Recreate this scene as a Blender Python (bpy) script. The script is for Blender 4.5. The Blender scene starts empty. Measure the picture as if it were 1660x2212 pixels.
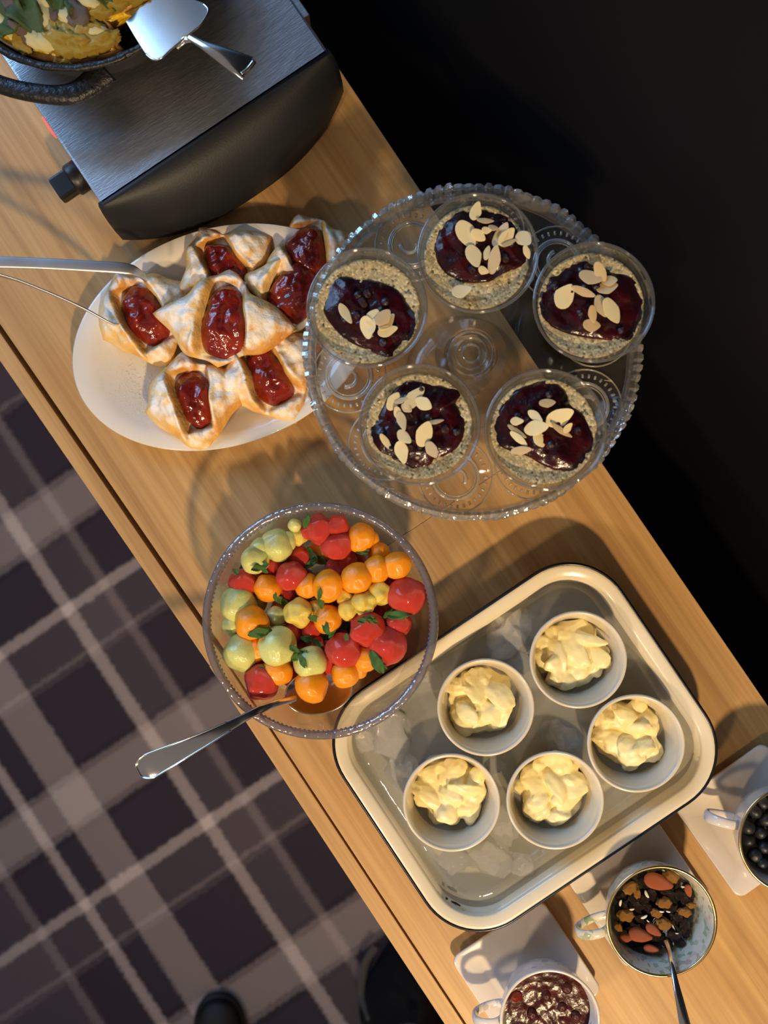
import bpy, bmesh, math, random
from mathutils import Vector, Matrix, noise

random.seed(7)
SC = bpy.context.scene
COL = SC.collection
PI = math.pi

# ------------------------------------------------------------------ camera
F_PX = 2000.0                 # focal length in pixels of the 1660x2212 frame
T = 0.74                      # height of the table top
CZ = T + 0.97                 # camera height
AX = Vector((0.83019945, 0.5574651, -0.00123489))    # world axes written in camera axes
AY = Vector((-0.5571081, 0.8295843, -0.03768886))
AZ = Vector((-0.01998578, 0.03197724, 0.99928876))
cam_d = bpy.data.cameras.new('camera')
cam = bpy.data.objects.new('camera', cam_d)
COL.objects.link(cam)
cam.matrix_world = Matrix.Translation((0, 0, CZ)) @ Matrix((AX, AY, AZ)).to_4x4()
cam_d.sensor_fit = 'HORIZONTAL'
cam_d.sensor_width = 36.0
cam_d.lens = 36.0 * F_PX / 1660.0
cam_d.clip_start = 0.02
cam_d.dof.use_dof = True
cam_d.dof.focus_distance = 0.90
cam_d.dof.aperture_fstop = 5.0
SC.camera = cam

def W(px, py, z):
    """the point at height z that shows at pixel (px, py)"""
    r = Vector((px - 830.0, -(py - 1106.0), -F_PX))
    d = Vector((AX.dot(r), AY.dot(r), AZ.dot(r)))
    t = (z - CZ) / d.z
    return Vector((d.x * t, d.y * t, z))

# ------------------------------------------------------------------ world and lights
wd = bpy.data.worlds.new('world')
SC.world = wd
wd.use_nodes = True
wd.node_tree.nodes['Background'].inputs[0].default_value = (0.95, 0.82, 0.77, 1)
wd.node_tree.nodes['Background'].inputs[1].default_value = 0.21

def area(name, loc, target, size, power, color, size_y=None):
    d = bpy.data.lights.new(name, 'AREA')
    d.energy = power
    d.color = color
    d.size = size
    if size_y:
        d.shape = 'RECTANGLE'
        d.size_y = size_y
    else:
        d.shape = 'DISK'
    o = bpy.data.objects.new(name, d)
    COL.objects.link(o)
    o.location = loc
    o.rotation_euler = (Vector(target) - Vector(loc)).to_track_quat('-Z', 'Y').to_euler()
    return o

def spot(name, loc, target, power, color, size, blend, radius):
    d = bpy.data.lights.new(name, 'SPOT')
    d.energy = power
    d.color = color
    d.spot_size = math.radians(size)
    d.spot_blend = blend
    d.shadow_soft_size = radius
    o = bpy.data.objects.new(name, d)
    COL.objects.link(o)
    o.location = loc
    o.rotation_euler = (Vector(target) - Vector(loc)).to_track_quat('-Z', 'Y').to_euler()
    return o

spot('ceiling_spot_front_offscreen', (-0.62, -1.75, 2.5), (0.0, -0.22, T), 225, (1.0, 0.73, 0.42), 54, 1.0, 0.07)
spot('ceiling_spot_room_offscreen', (-1.75, -0.75, 2.5), (-0.55, -0.1, 0.4), 95, (1.0, 0.76, 0.52), 62, 1.0, 0.12)
# tall window in the far end wall of the room: the cool light on the hotplate and pastries
area('window_far_offscreen', (-0.75, 2.75, 2.45), (-0.75, 0.0, 2.45), 1.8, 85, (0.30, 0.57, 1.0), 1.8)

SC.view_settings.view_transform = 'Standard'
SC.view_settings.look = 'None'
SC.view_settings.gamma = 1.0
SC.view_settings.use_curve_mapping = False
SC.view_settings.exposure = 0.0
SC.cycles.transparent_max_bounces = 40
SC.cycles.max_bounces = 14
SC.cycles.transmission_bounces = 12
SC.cycles.glossy_bounces = 6

# ------------------------------------------------------------------ helpers
def hx(s):
    s = s.lstrip('#')
    out = []
    for i in (0, 2, 4):
        v = int(s[i:i + 2], 16) / 255.0
        out.append(v / 12.92 if v <= 0.04045 else ((v + 0.055) / 1.055) ** 2.4)
    return (out[0], out[1], out[2], 1.0)

def mesh(name, verts, faces, mat=None, smooth=True):
    me = bpy.data.meshes.new(name)
    me.from_pydata([tuple(v) for v in verts], [], faces)
    me.update()
    if smooth:
        me.polygons.foreach_set('use_smooth', [True] * len(me.polygons))
    if mat:
        me.materials.append(mat)
    bm = bmesh.new()
    bm.from_mesh(me)
    bmesh.ops.recalc_face_normals(bm, faces=bm.faces)
    bm.to_mesh(me)
    bm.free()
    return me

def put(name, me, loc=(0, 0, 0), rot=(0, 0, 0), scale=(1, 1, 1), parent=None):
    o = bpy.data.objects.new(name, me)
    COL.objects.link(o)
    o.location = loc
    if isinstance(rot, Matrix):
        o.rotation_euler = rot.to_euler()
    else:
        o.rotation_euler = rot
    o.scale = scale if not isinstance(scale, (int, float)) else (scale,) * 3
    if parent:
        o.parent = parent
    return o

def part(name, verts, faces, mat, parent, smooth=True, loc=(0, 0, 0), label=None):
    o = put(name, mesh(name, verts, faces, mat, smooth), loc, parent=parent)
    if label:
        o['label'] = label
    return o

def tag(o, label, cat, group=None):
    o['label'] = label
    o['category'] = cat
    if group:
        o['group'] = group
    return o

def thing(name, label, cat, loc=(0, 0, 0), rz=0.0, group=None):
    o = put(name, None, loc, (0, 0, rz))
    o.empty_display_size = 0.02
    return tag(o, label, cat, group)

def struct(o):
    o['kind'] = 'structure'
    return o

def img_angle(px, py, z, deg):
    """world rotation about z of an image direction (degrees, clockwise as y runs down)"""
    a = math.radians(deg)
    v = W(px + 20 * math.cos(a), py + 20 * math.sin(a), z) - W(px, py, z)
    return math.atan2(v.y, v.x)

# ---- shapes: each returns (verts, faces)
def box(x0, x1, y0, y1, z0, z1, bev=0.0):
    if bev <= 0:
        v = [(x, y, z) for z in (z0, z1) for y in (y0, y1) for x in (x0, x1)]
        f = [(0, 2, 3, 1), (4, 5, 7, 6), (0, 1, 5, 4), (2, 6, 7, 3), (0, 4, 6, 2), (1, 3, 7, 5)]
        return v, f
    bm = bmesh.new()
    bmesh.ops.create_cube(bm, size=1.0)
    for q in bm.verts:
        q.co = Vector(((x0 + x1) / 2 + q.co.x * (x1 - x0), (y0 + y1) / 2 + q.co.y * (y1 - y0), (z0 + z1) / 2 + q.co.z * (z1 - z0)))
    bmesh.ops.bevel(bm, geom=bm.edges[:], offset=bev, segments=2, profile=0.6, affect='EDGES')
    v = [q.co.copy() for q in bm.verts]
    bm.verts.index_update()
    f = [[q.index for q in fc.verts] for fc in bm.faces]
    bm.free()
    return v, f

def join(*vf):
    V, Fc = [], []
    for v, f in vf:
        n = len(V)
        V += list(v)
        Fc += [[i + n for i in q] for q in f]
    return V, Fc

def lathe(prof, n=64, sx=1.0, sy=1.0, wob=None):
    """prof: list of (r, z); wob(i, theta) -> (dr, dz)"""
    V, Fc, rows = [], [], []
    for i, (r, z) in enumerate(prof):
        if r <= 1e-6:
            rows.append([len(V)])
            V.append((0, 0, z))
        else:
            row = []
            for k in range(n):
                a = 2 * PI * k / n
                dr, dz = wob(i, a) if wob else (0, 0)
                row.append(len(V))
                V.append(((r + dr) * math.cos(a) * sx, (r + dr) * math.sin(a) * sy, z + dz))
            rows.append(row)
    for a, b in zip(rows, rows[1:]):
        if len(a) == 1 and len(b) == 1:
            continue
        for k in range(n):
            k2 = (k + 1) % n
            if len(a) == 1:
                Fc.append((a[0], b[k], b[k2]))
            elif len(b) == 1:
                Fc.append((a[k], b[0], a[k2]))
            else:
                Fc.append((a[k], b[k], b[k2], a[k2]))
    return V, Fc

def loft(rings, cap0=True, cap1=True):
    V, Fc = [], []
    n = len(rings[0])
    for r in rings:
        V += [tuple(p) for p in r]
    for i in range(len(rings) - 1):
        for k in range(n):
            k2 = (k + 1) % n
            Fc.append((i * n + k, (i + 1) * n + k, (i + 1) * n + k2, i * n + k2))
    if cap0:
        Fc.append(list(range(n)))
    if cap1:
        Fc.append(list(range((len(rings) - 1) * n, len(rings) * n))[::-1])
    return V, Fc

def catmull(pts, per=6, closed=False):
    P = [Vector(p) for p in pts]
    n = len(P)
    out = []
    rng = range(n) if closed else range(n - 1)
    for i in rng:
        p0 = P[(i - 1) % n] if closed or i > 0 else P[i]
        p1, p2 = P[i], P[(i + 1) % n]
        p3 = P[(i + 2) % n] if closed or i + 2 < n else P[i + 1]
        for k in range(per):
            t = k / per
            out.append(0.5 * ((2 * p1) + (p2 - p0) * t + (2 * p0 - 5 * p1 + 4 * p2 - p3) * t * t + (3 * p1 - p0 - 3 * p2 + p3) * t ** 3))
    if not closed:
        out.append(P[-1])
    return out

def lerp_list(vals, n):
    out = []
    for i in range(n):
        t = i / (n - 1) * (len(vals) - 1)
        k = min(int(t), len(vals) - 2)
        out.append(vals[k] + (vals[k + 1] - vals[k]) * (t - k))
    return out

def sweep(path, wid, thk, n=14, up=(0, 0, 1), closed=False, power=2.0):
    """tube along path; wid/thk half sizes across and along up (lists or numbers)"""
    m = len(path)
    P = [Vector(p) for p in path]
    wl = lerp_list(wid, m) if isinstance(wid, (list, tuple)) else [wid] * m
    tl = lerp_list(thk, m) if isinstance(thk, (list, tuple)) else [thk] * m
    rings = []
    for i in range(m):
        if closed:
            t = P[(i + 1) % m] - P[(i - 1) % m]
        else:
            t = P[min(i + 1, m - 1)] - P[max(i - 1, 0)]
        t.normalize()
        s = t.cross(Vector(up))
        if s.length < 1e-4:
            s = t.cross(Vector((1, 0, 0)))
        s.normalize()
        u = s.cross(t)
        ring = []
        for k in range(n):
            a = 2 * PI * k / n
            c, d = math.cos(a), math.sin(a)
            e = 2.0 / power
            ring.append(P[i] + s * (wl[i] * math.copysign(abs(c) ** e, c)) + u * (tl[i] * math.copysign(abs(d) ** e, d)))
        rings.append(ring)
    if closed:
        V, Fc = loft(rings + [rings[0]], False, False)
        return V, Fc
    return loft(rings)

def mound(outline, z0, h, rings=14, per=4, smooth_outline=True, bottom=True, powr=1.0, foot=0.985):
    """closed lump over a star-shaped outline; h(x, y, t) gives the top height, t = 0 centre .. 1 edge"""
    O = catmull([(p[0], p[1], 0) for p in outline], per, True) if smooth_outline else [Vector((p[0], p[1], 0)) for p in outline]
    n = len(O)
    c = sum(O, Vector()) / n
    V = [(c.x, c.y, h(c.x, c.y, 0.0))]
    Fc = []
    for r in range(1, rings + 1):
        t = (r / rings) ** powr
        for k in range(n):
            p = c + (O[k] - c) * t
            V.append((p.x, p.y, h(p.x, p.y, t)))
    for k in range(n):
        Fc.append((0, 1 + k, 1 + (k + 1) % n))
    for r in range(rings - 1):
        a, b = 1 + r * n, 1 + (r + 1) * n
        for k in range(n):
            k2 = (k + 1) % n
            Fc.append((a + k, b + k, b + k2, a + k2))
    if bottom:
        a = 1 + (rings - 1) * n
        b = len(V)
        for k in range(n):
            p = c + (O[k] - c) * foot
            V.append((p.x, p.y, z0))
        for k in range(n):
            k2 = (k + 1) % n
            Fc.append((a + k, b + k, b + k2, a + k2))
        Fc.append([b + k for k in range(n)][::-1])
    return V, Fc

def ico(sub=3, fn=None):
    bm = bmesh.new()
    bmesh.ops.create_icosphere(bm, subdivisions=sub, radius=1.0)
    for q in bm.verts:
        if fn:
            q.co = fn(q.co.copy())
    bm.verts.index_update()
    V = [q.co.copy() for q in bm.verts]
    Fc = [[q.index for q in f.verts] for f in bm.faces]
    bm.free()
    return V, Fc

def rrect(hx_, hy_, r, n=10):
    out = []
    for cx, cy, a0 in ((hx_ - r, hy_ - r, 0), (-hx_ + r, hy_ - r, 90), (-hx_ + r, -hy_ + r, 180), (hx_ - r, -hy_ + r, 270)):
        for k in range(n + 1):
            a = math.radians(a0 + 90 * k / n)
            out.append((cx + r * math.cos(a), cy + r * math.sin(a)))
    return out

def nz(x, y, z=0.0, s=1.0):
    return noise.noise(Vector((x * s, y * s, z)))

def sstep(a, b, x):
    t = max(0.0, min(1.0, (x - a) / (b - a)))
    return t * t * (3 - 2 * t)

# ------------------------------------------------------------------ materials
def newmat(name):
    m = bpy.data.materials.new(name)
    m.use_nodes = True
    nt = m.node_tree
    for q in list(nt.nodes):
        nt.nodes.remove(q)
    out = nt.nodes.new('ShaderNodeOutputMaterial')
    return m, nt, out

def N(nt, t, **kw):
    q = nt.nodes.new(t)
    for k, v in kw.items():
        setattr(q, k, v)
    return q

def ramp(nt, stops, interp='LINEAR'):
    r = N(nt, 'ShaderNodeValToRGB')
    r.color_ramp.interpolation = interp
    el = r.color_ramp.elements
    while len(el) < len(stops):
        el.new(0.5)
    for e, (p, c) in zip(el, stops):
        e.position = p
        e.color = c
    return r

def coords(nt, scale=(1, 1, 1), kind='Object', rot=(0, 0, 0)):
    tc = N(nt, 'ShaderNodeTexCoord')
    mp = N(nt, 'ShaderNodeMapping')
    mp.inputs['Scale'].default_value = scale
    mp.inputs['Rotation'].default_value = rot
    nt.links.new(tc.outputs[kind], mp.inputs['Vector'])
    return mp.outputs[0]

def mat_basic(name, col, rough=0.4, metal=0.0, var=None, vscale=40.0, bump=0.0, bscale=200.0, sss=0.0, sss_col=None, coat=0.0, spec=0.5, aniso=None, stops=None, detail=4.0, bdist=0.002):
    """principled material with noise colour variation and fine bump"""
    m, nt, out = newmat(name)
    b = N(nt, 'ShaderNodeBsdfPrincipled')
    nt.links.new(b.outputs[0], out.inputs[0])
    b.inputs['Base Color'].default_value = col
    b.inputs['Roughness'].default_value = rough
    b.inputs['Metallic'].default_value = metal
    b.inputs['Specular IOR Level'].default_value = spec
    b.inputs['Coat Weight'].default_value = coat
    if sss > 0:
        b.inputs['Subsurface Weight'].default_value = sss
        b.inputs['Subsurface Radius'].default_value = (0.008, 0.004, 0.002) if not sss_col else sss_col
        b.inputs['Subsurface Scale'].default_value = 1.0
    sc = aniso if aniso else (1, 1, 1)
    if var or stops:
        n = N(nt, 'ShaderNodeTexNoise')
        n.inputs['Scale'].default_value = vscale
        n.inputs['Detail'].default_value = detail
        nt.links.new(coords(nt, sc), n.inputs['Vector'])
        r = ramp(nt, stops if stops else [(0.30, var), (0.70, col)])
        nt.links.new(n.outputs['Fac'], r.inputs[0])
        nt.links.new(r.outputs[0], b.inputs['Base Color'])
    if bump > 0:
        n2 = N(nt, 'ShaderNodeTexNoise')
        n2.inputs['Scale'].default_value = bscale
        n2.inputs['Detail'].default_value = 3.0
        nt.links.new(coords(nt, sc), n2.inputs['Vector'])
        bp = N(nt, 'ShaderNodeBump')
        bp.inputs['Strength'].default_value = bump
        bp.inputs['Distance'].default_value = bdist
        nt.links.new(n2.outputs['Fac'], bp.inputs['Height'])
        nt.links.new(bp.outputs[0], b.inputs['Normal'])
    return m

def mat_thin_glass(name, tint=(0.93, 0.93, 0.91, 1), rough=0.04, base=0.05, edge=0.75, bump=0.0, bscale=60.0, haze=0.0, haze_col=(0.6, 0.6, 0.58, 1), gcol=(1, 1, 1, 1)):
    m, nt, out = newmat(name)
    tr = N(nt, 'ShaderNodeBsdfTransparent')
    tr.inputs[0].default_value = tint
    gl = N(nt, 'ShaderNodeBsdfGlossy')
    gl.inputs['Roughness'].default_value = rough
    gl.inputs['Color'].default_value = gcol
    lw = N(nt, 'ShaderNodeLayerWeight')
    lw.inputs['Blend'].default_value = 0.35
    mr = N(nt, 'ShaderNodeMapRange')
    mr.inputs['To Min'].default_value = base
    mr.inputs['To Max'].default_value = edge
    nt.links.new(lw.outputs['Fresnel'], mr.inputs['Value'])
    mx = N(nt, 'ShaderNodeMixShader')
    nt.links.new(mr.outputs[0], mx.inputs[0])
    nt.links.new(tr.outputs[0], mx.inputs[1])
    nt.links.new(gl.outputs[0], mx.inputs[2])
    last = mx
    if haze > 0:
        df = N(nt, 'ShaderNodeBsdfDiffuse')
        df.inputs[0].default_value = haze_col
        m2 = N(nt, 'ShaderNodeMixShader')
        m2.inputs[0].default_value = haze
        nt.links.new(mx.outputs[0], m2.inputs[1])
        nt.links.new(df.outputs[0], m2.inputs[2])
        last = m2
    nt.links.new(last.outputs[0], out.inputs[0])
    if bump > 0:
        n2 = N(nt, 'ShaderNodeTexNoise')
        n2.inputs['Scale'].default_value = bscale
        nt.links.new(coords(nt), n2.inputs['Vector'])
        bp = N(nt, 'ShaderNodeBump')
        bp.inputs['Strength'].default_value = bump
        bp.inputs['Distance'].default_value = 0.003
        nt.links.new(n2.outputs['Fac'], bp.inputs['Height'])
        nt.links.new(bp.outputs[0], gl.inputs['Normal'])
        nt.links.new(bp.outputs[0], lw.inputs['Normal'])
    return m

def mat_glass(name, rough=0.03, col=(0.97, 0.97, 0.96, 1), ior=1.45):
    m, nt, out = newmat(name)
    b = N(nt, 'ShaderNodeBsdfPrincipled')
    b.inputs['Base Color'].default_value = col
    b.inputs['Roughness'].default_value = rough
    b.inputs['IOR'].default_value = ior
    b.inputs['Transmission Weight'].default_value = 1.0
    nt.links.new(b.outputs[0], out.inputs[0])
    return m

def mat_wood(name, a, b_, c, seed=0.0):
    m, nt, out = newmat(name)
    b = N(nt, 'ShaderNodeBsdfPrincipled')
    b.inputs['Roughness'].default_value = 0.42
    b.inputs['Specular IOR Level'].default_value = 0.35
    nt.links.new(b.outputs[0], out.inputs[0])
    tc = N(nt, 'ShaderNodeTexCoord')
    mp = N(nt, 'ShaderNodeMapping')
    mp.inputs['Scale'].default_value = (38, 1.3, 38)
    mp.inputs['Location'].default_value = (seed, seed * 2, 0)
    nt.links.new(tc.outputs['Object'], mp.inputs['Vector'])
    n1 = N(nt, 'ShaderNodeTexNoise')
    n1.inputs['Scale'].default_value = 1.0
    n1.inputs['Detail'].default_value = 6.0
    n1.inputs['Distortion'].default_value = 0.5
    nt.links.new(mp.outputs[0], n1.inputs['Vector'])
    mp2 = N(nt, 'ShaderNodeMapping')
    mp2.inputs['Scale'].default_value = (240, 5, 240)
    nt.links.new(tc.outputs['Object'], mp2.inputs['Vector'])
    n2 = N(nt, 'ShaderNodeTexNoise')
    n2.inputs['Scale'].default_value = 1.0
    n2.inputs['Detail'].default_value = 3.0
    nt.links.new(mp2.outputs[0], n2.inputs['Vector'])
    r1 = ramp(nt, [(0.30, a), (0.52, b_), (0.72, c)])
    nt.links.new(n1.outputs['Fac'], r1.inputs[0])
    r2 = ramp(nt, [(0.35, (0.80, 0.77, 0.74, 1)), (0.62, (1, 1, 1, 1))])
    nt.links.new(n2.outputs['Fac'], r2.inputs[0])
    mx = N(nt, 'ShaderNodeMix', data_type='RGBA', blend_type='MULTIPLY')
    mx.inputs['Factor'].default_value = 0.75
    nt.links.new(r1.outputs[0], mx.inputs['A'])
    nt.links.new(r2.outputs[0], mx.inputs['B'])
    nt.links.new(mx.outputs['Result'], b.inputs['Base Color'])
    bp = N(nt, 'ShaderNodeBump')
    bp.inputs['Strength'].default_value = 0.08
    bp.inputs['Distance'].default_value = 0.001
    nt.links.new(n2.outputs['Fac'], bp.inputs['Height'])
    nt.links.new(bp.outputs[0], b.inputs['Normal'])
    return m

def mat_carpet():
    m, nt, out = newmat('tartan_carpet')
    b = N(nt, 'ShaderNodeBsdfPrincipled')
    b.inputs['Roughness'].default_value = 0.95
    b.inputs['Specular IOR Level'].default_value = 0.1
    nt.links.new(b.outputs[0], out.inputs[0])
    tc = N(nt, 'ShaderNodeTexCoord')
    # slight waver from the weave
    nw = N(nt, 'ShaderNodeTexNoise')
    nw.inputs['Scale'].default_value = 120.0
    nt.links.new(tc.outputs['Object'], nw.inputs['Vector'])
    vm = N(nt, 'ShaderNodeVectorMath', operation='MULTIPLY_ADD')
    vm.inputs[1].default_value = (0.012, 0.012, 0)
    nt.links.new(nw.outputs['Color'], vm.inputs[0])
    nt.links.new(tc.outputs['Object'], vm.inputs[2])
    sp = N(nt, 'ShaderNodeSeparateXYZ')
    nt.links.new(vm.outputs[0], sp.inputs[0])
    D_ = hx('#2f2931'); M_ = hx('#4d4448'); K_ = hx('#262128'); L_ = hx('#aea09a'); B_ = hx('#948884'); S_ = hx('#776c6b')

    def stripes(sock, origin, period, items, basecol):
        sub = N(nt, 'ShaderNodeMath', operation='SUBTRACT')
        sub.inputs[1].default_value = origin + 0.006
        nt.links.new(sock, sub.inputs[0])
        pg = N(nt, 'ShaderNodeMath', operation='DIVIDE')
        pg.inputs[1].default_value = period
        nt.links.new(sub.outputs[0], pg.inputs[0])
        fr = N(nt, 'ShaderNodeMath', operation='FRACT')
        nt.links.new(pg.outputs[0], fr.inputs[0])
        stops = []
        pos = 0.0
        col = basecol
        e = 0.0022 / period
        stops.append((0.0, basecol))
        for c, hw, cc, after in items:
            p0, p1 = (c - hw - origin) / period, (c + hw - origin) / period
            stops += [(p0 - e, col), (p0 + e, cc), (p1 - e, cc), (p1 + e, after)]
            col = after
        r = ramp(nt, sorted(stops, key=lambda s: s[0])[:32])
        nt.links.new(fr.outputs[0], r.inputs[0])
        return r.outputs[0]
    xs = stripes(sp.outputs['X'], -1.25, 0.94,
                 [(-0.952, 0.009, S_, D_), (-0.855, 0.010, L_, D_), (-0.765, 0.034, B_, D_), (-0.585, 0.012, L_, M_), (-0.503, 0.009, S_, D_), (-0.40, 0.008, L_, M_)], M_)
    ys = stripes(sp.outputs['Y'], -0.33, 0.47,
                 [(-0.323 + 0.47 - 0.47 + 0.008, 0.004, S_, M_), (-0.228, 0.010, L_, D_), (-0.112, 0.006, K_, S_), (-0.060, 0.034, B_, S_), (-0.008, 0.006, K_, D_)], M_)
    mx = N(nt, 'ShaderNodeMix', data_type='RGBA', blend_type='MIX')
    mx.inputs['Factor'].default_value = 0.5
    nt.links.new(xs, mx.inputs['A'])
    nt.links.new(ys, mx.inputs['B'])
    n2 = N(nt, 'ShaderNodeTexNoise')
    n2.inputs['Scale'].default_value = 420.0
    nt.links.new(tc.outputs['Object'], n2.inputs['Vector'])
    r2 = ramp(nt, [(0.3, (0.72, 0.72, 0.72, 1)), (0.7, (1.1, 1.1, 1.1, 1))])
    nt.links.new(n2.outputs['Fac'], r2.inputs[0])
    m2 = N(nt, 'ShaderNodeMix', data_type='RGBA', blend_type='MULTIPLY')
    m2.inputs['Factor'].default_value = 0.7
    nt.links.new(mx.outputs['Result'], m2.inputs['A'])
    nt.links.new(r2.outputs[0], m2.inputs['B'])
    nt.links.new(m2.outputs['Result'], b.inputs['Base Color'])
    bp = N(nt, 'ShaderNodeBump')
    bp.inputs['Strength'].default_value = 0.5
    bp.inputs['Distance'].default_value = 0.003
    nt.links.new(n2.outputs['Fac'], bp.inputs['Height'])
    nt.links.new(bp.outputs[0], b.inputs['Normal'])
    return m

def mat_pastry():
    m, nt, out = newmat('sugared_pastry')
    b = N(nt, 'ShaderNodeBsdfPrincipled')
    b.inputs['Roughness'].default_value = 0.62
    b.inputs['Subsurface Weight'].default_value = 0.08
    b.inputs['Subsurface Radius'].default_value = (0.006, 0.003, 0.0015)
    nt.links.new(b.outputs[0], out.inputs[0])
    v = coords(nt)
    n1 = N(nt, 'ShaderNodeTexNoise')
    n1.inputs['Scale'].default_value = 26.0
    n1.inputs['Detail'].default_value = 5.0
    nt.links.new(v, n1.inputs['Vector'])
    r1 = ramp(nt, [(0.30, hx('#eccf90')), (0.50, hx('#e6b765')), (0.68, hx('#cf8a3a')), (0.82, hx('#a8622a'))])
    nt.links.new(n1.outputs['Fac'], r1.inputs[0])
    # icing sugar dusted from above
    g = N(nt, 'ShaderNodeNewGeometry')
    sp = N(nt, 'ShaderNodeSeparateXYZ')
    nt.links.new(g.outputs['Normal'], sp.inputs[0])
    n2 = N(nt, 'ShaderNodeTexNoise')
    n2.inputs['Scale'].default_value = 95.0
    n2.inputs['Detail'].default_value = 5.0
    nt.links.new(v, n2.inputs['Vector'])
    ml = N(nt, 'ShaderNodeMath', operation='MULTIPLY')
    nt.links.new(sp.outputs['Z'], ml.inputs[0])
    nt.links.new(n2.outputs['Fac'], ml.inputs[1])
    r2 = ramp(nt, [(0.26, (0, 0, 0, 1)), (0.50, (0.95, 0.95, 0.95, 1))])
    nt.links.new(ml.outputs[0], r2.inputs[0])
    mx = N(nt, 'ShaderNodeMix', data_type='RGBA', blend_type='MIX')
    nt.links.new(r2.outputs[0], mx.inputs['Factor'])
    nt.links.new(r1.outputs[0], mx.inputs['A'])
    mx.inputs['B'].default_value = hx('#f3efe6')
    nt.links.new(mx.outputs['Result'], b.inputs['Base Color'])
    n3 = N(nt, 'ShaderNodeTexNoise')
    n3.inputs['Scale'].default_value = 210.0
    nt.links.new(v, n3.inputs['Vector'])
    bp = N(nt, 'ShaderNodeBump')
    bp.inputs['Strength'].default_value = 0.55
    bp.inputs['Distance'].default_value = 0.002
    nt.links.new(n3.outputs['Fac'], bp.inputs['Height'])
    nt.links.new(bp.outputs[0], b.inputs['Normal'])
    return m

def mat_voronoi(name, stops, vscale, rough=0.35, bump=0.6, bdist=0.002, spec=0.5, sss=0.0):
    m, nt, out = newmat(name)
    b = N(nt, 'ShaderNodeBsdfPrincipled')
    b.inputs['Roughness'].default_value = rough
    b.inputs['Specular IOR Level'].default_value = spec
    b.inputs['Subsurface Weight'].default_value = sss
    b.inputs['Subsurface Radius'].default_value = (0.004, 0.003, 0.002)
    nt.links.new(b.outputs[0], out.inputs[0])
    vo = N(nt, 'ShaderNodeTexVoronoi')
    vo.inputs['Scale'].default_value = vscale
    nt.links.new(coords(nt), vo.inputs['Vector'])
    sp = N(nt, 'ShaderNodeSeparateXYZ')
    nt.links.new(vo.outputs['Color'], sp.inputs[0])
    r = ramp(nt, stops)
    nt.links.new(sp.outputs['X'], r.inputs[0])
    nt.links.new(r.outputs[0], b.inputs['Base Color'])
    bp = N(nt, 'ShaderNodeBump')
    bp.invert = True
    bp.inputs['Strength'].default_value = bump
    bp.inputs['Distance'].default_value = bdist
    nt.links.new(vo.outputs['Distance'], bp.inputs['Height'])
    nt.links.new(bp.outputs[0], b.inputs['Normal'])
    return m

M = {}
M['wood_far'] = mat_wood('oak_veneer_far', hx('#ab8353'), hx('#bf9862'), hx('#cfab76'), 3.1)
M['wood_near'] = mat_wood('oak_veneer_near', hx('#ad8450'), hx('#c19860'), hx('#d0aa70'), 9.4)
M['wood_body'] = mat_wood('oak_veneer_body', hx('#ab8353'), hx('#bf9862'), hx('#cfab76'), 5.0)
M['carpet'] = mat_carpet()
M['black_wall'] = mat_basic('black_wall_paint', hx('#141213'), 0.55, var=hx('#0f0e10'), vscale=3.0, spec=0.25)
M['black_cloth'] = mat_basic('black_cloth', hx('#0b0b0d'), 0.9, var=hx('#060607'), vscale=30, bump=0.3, bscale=300, spec=0.15)
M['grey_strap'] = mat_basic('grey_strap', hx('#3a3836'), 0.9, bump=0.3, bscale=400, spec=0.15)
M['leather'] = mat_basic('black_leather', hx('#0c0b0c'), 0.6, bump=0.3, bscale=250, spec=0.3)
M['steel_sheet'] = mat_basic('brushed_steel_sheet', (0.62, 0.64, 0.66, 1), 0.36, 1.0, bump=0.12, bscale=60, aniso=(2, 14, 14), stops=[(0.3, (0.50, 0.52, 0.54, 1)), (0.7, (0.66, 0.68, 0.70, 1))], vscale=30)
M['steel'] = mat_basic('polished_steel', (0.72, 0.71, 0.69, 1), 0.14, 1.0, stops=[(0.3, (0.64, 0.63, 0.61, 1)), (0.7, (0.76, 0.75, 0.73, 1))], vscale=20)
M['steel_soft'] = mat_basic('satin_steel', (0.82, 0.80, 0.80, 1), 0.42, 1.0, stops=[(0.3, (0.76, 0.74, 0.74, 1)), (0.7, (0.86, 0.84, 0.84, 1))], vscale=40)
M['black_plastic'] = mat_basic('black_plastic', hx('#202226'), 0.5, var=hx('#191b1f'), vscale=15, bump=0.08, bscale=500, spec=0.4)
M['knob_plastic'] = mat_basic('knob_plastic', hx('#0f0f11'), 0.4, var=hx('#0b0b0c'), vscale=30)
M['cast_iron'] = mat_basic('cast_iron', hx('#1b1c20'), 0.42, bump=0.55, bscale=170, var=hx('#101115'), vscale=60, spec=0.5, bdist=0.003)
M['hot_plate'] = mat_basic('burner_iron', hx('#18181a'), 0.6, bump=0.2, bscale=100, var=hx('#101012'), vscale=40)
M['porcelain'] = mat_basic('white_porcelain', hx('#e2dcd2'), 0.14, var=hx('#dbd5ca'), vscale=8, coat=0.3)
M['porcelain_saucer'] = mat_basic('saucer_porcelain', hx('#dcd2c6'), 0.15, var=hx('#d5cabd'), vscale=9, coat=0.3)
M['ramekin'] = mat_basic('cream_glaze', hx('#dcd2bc'), 0.18, var=hx('#d5cab2'), vscale=9, coat=0.25)
M['enamel'] = mat_basic('cream_enamel', hx('#e6dabd'), 0.2, var=hx('#dccfb0'), vscale=12, coat=0.2)
M['navy'] = mat_basic('navy_enamel', hx('#17151c'), 0.25, var=hx('#0e0d12'), vscale=25)
M['pastry'] = mat_pastry()
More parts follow.
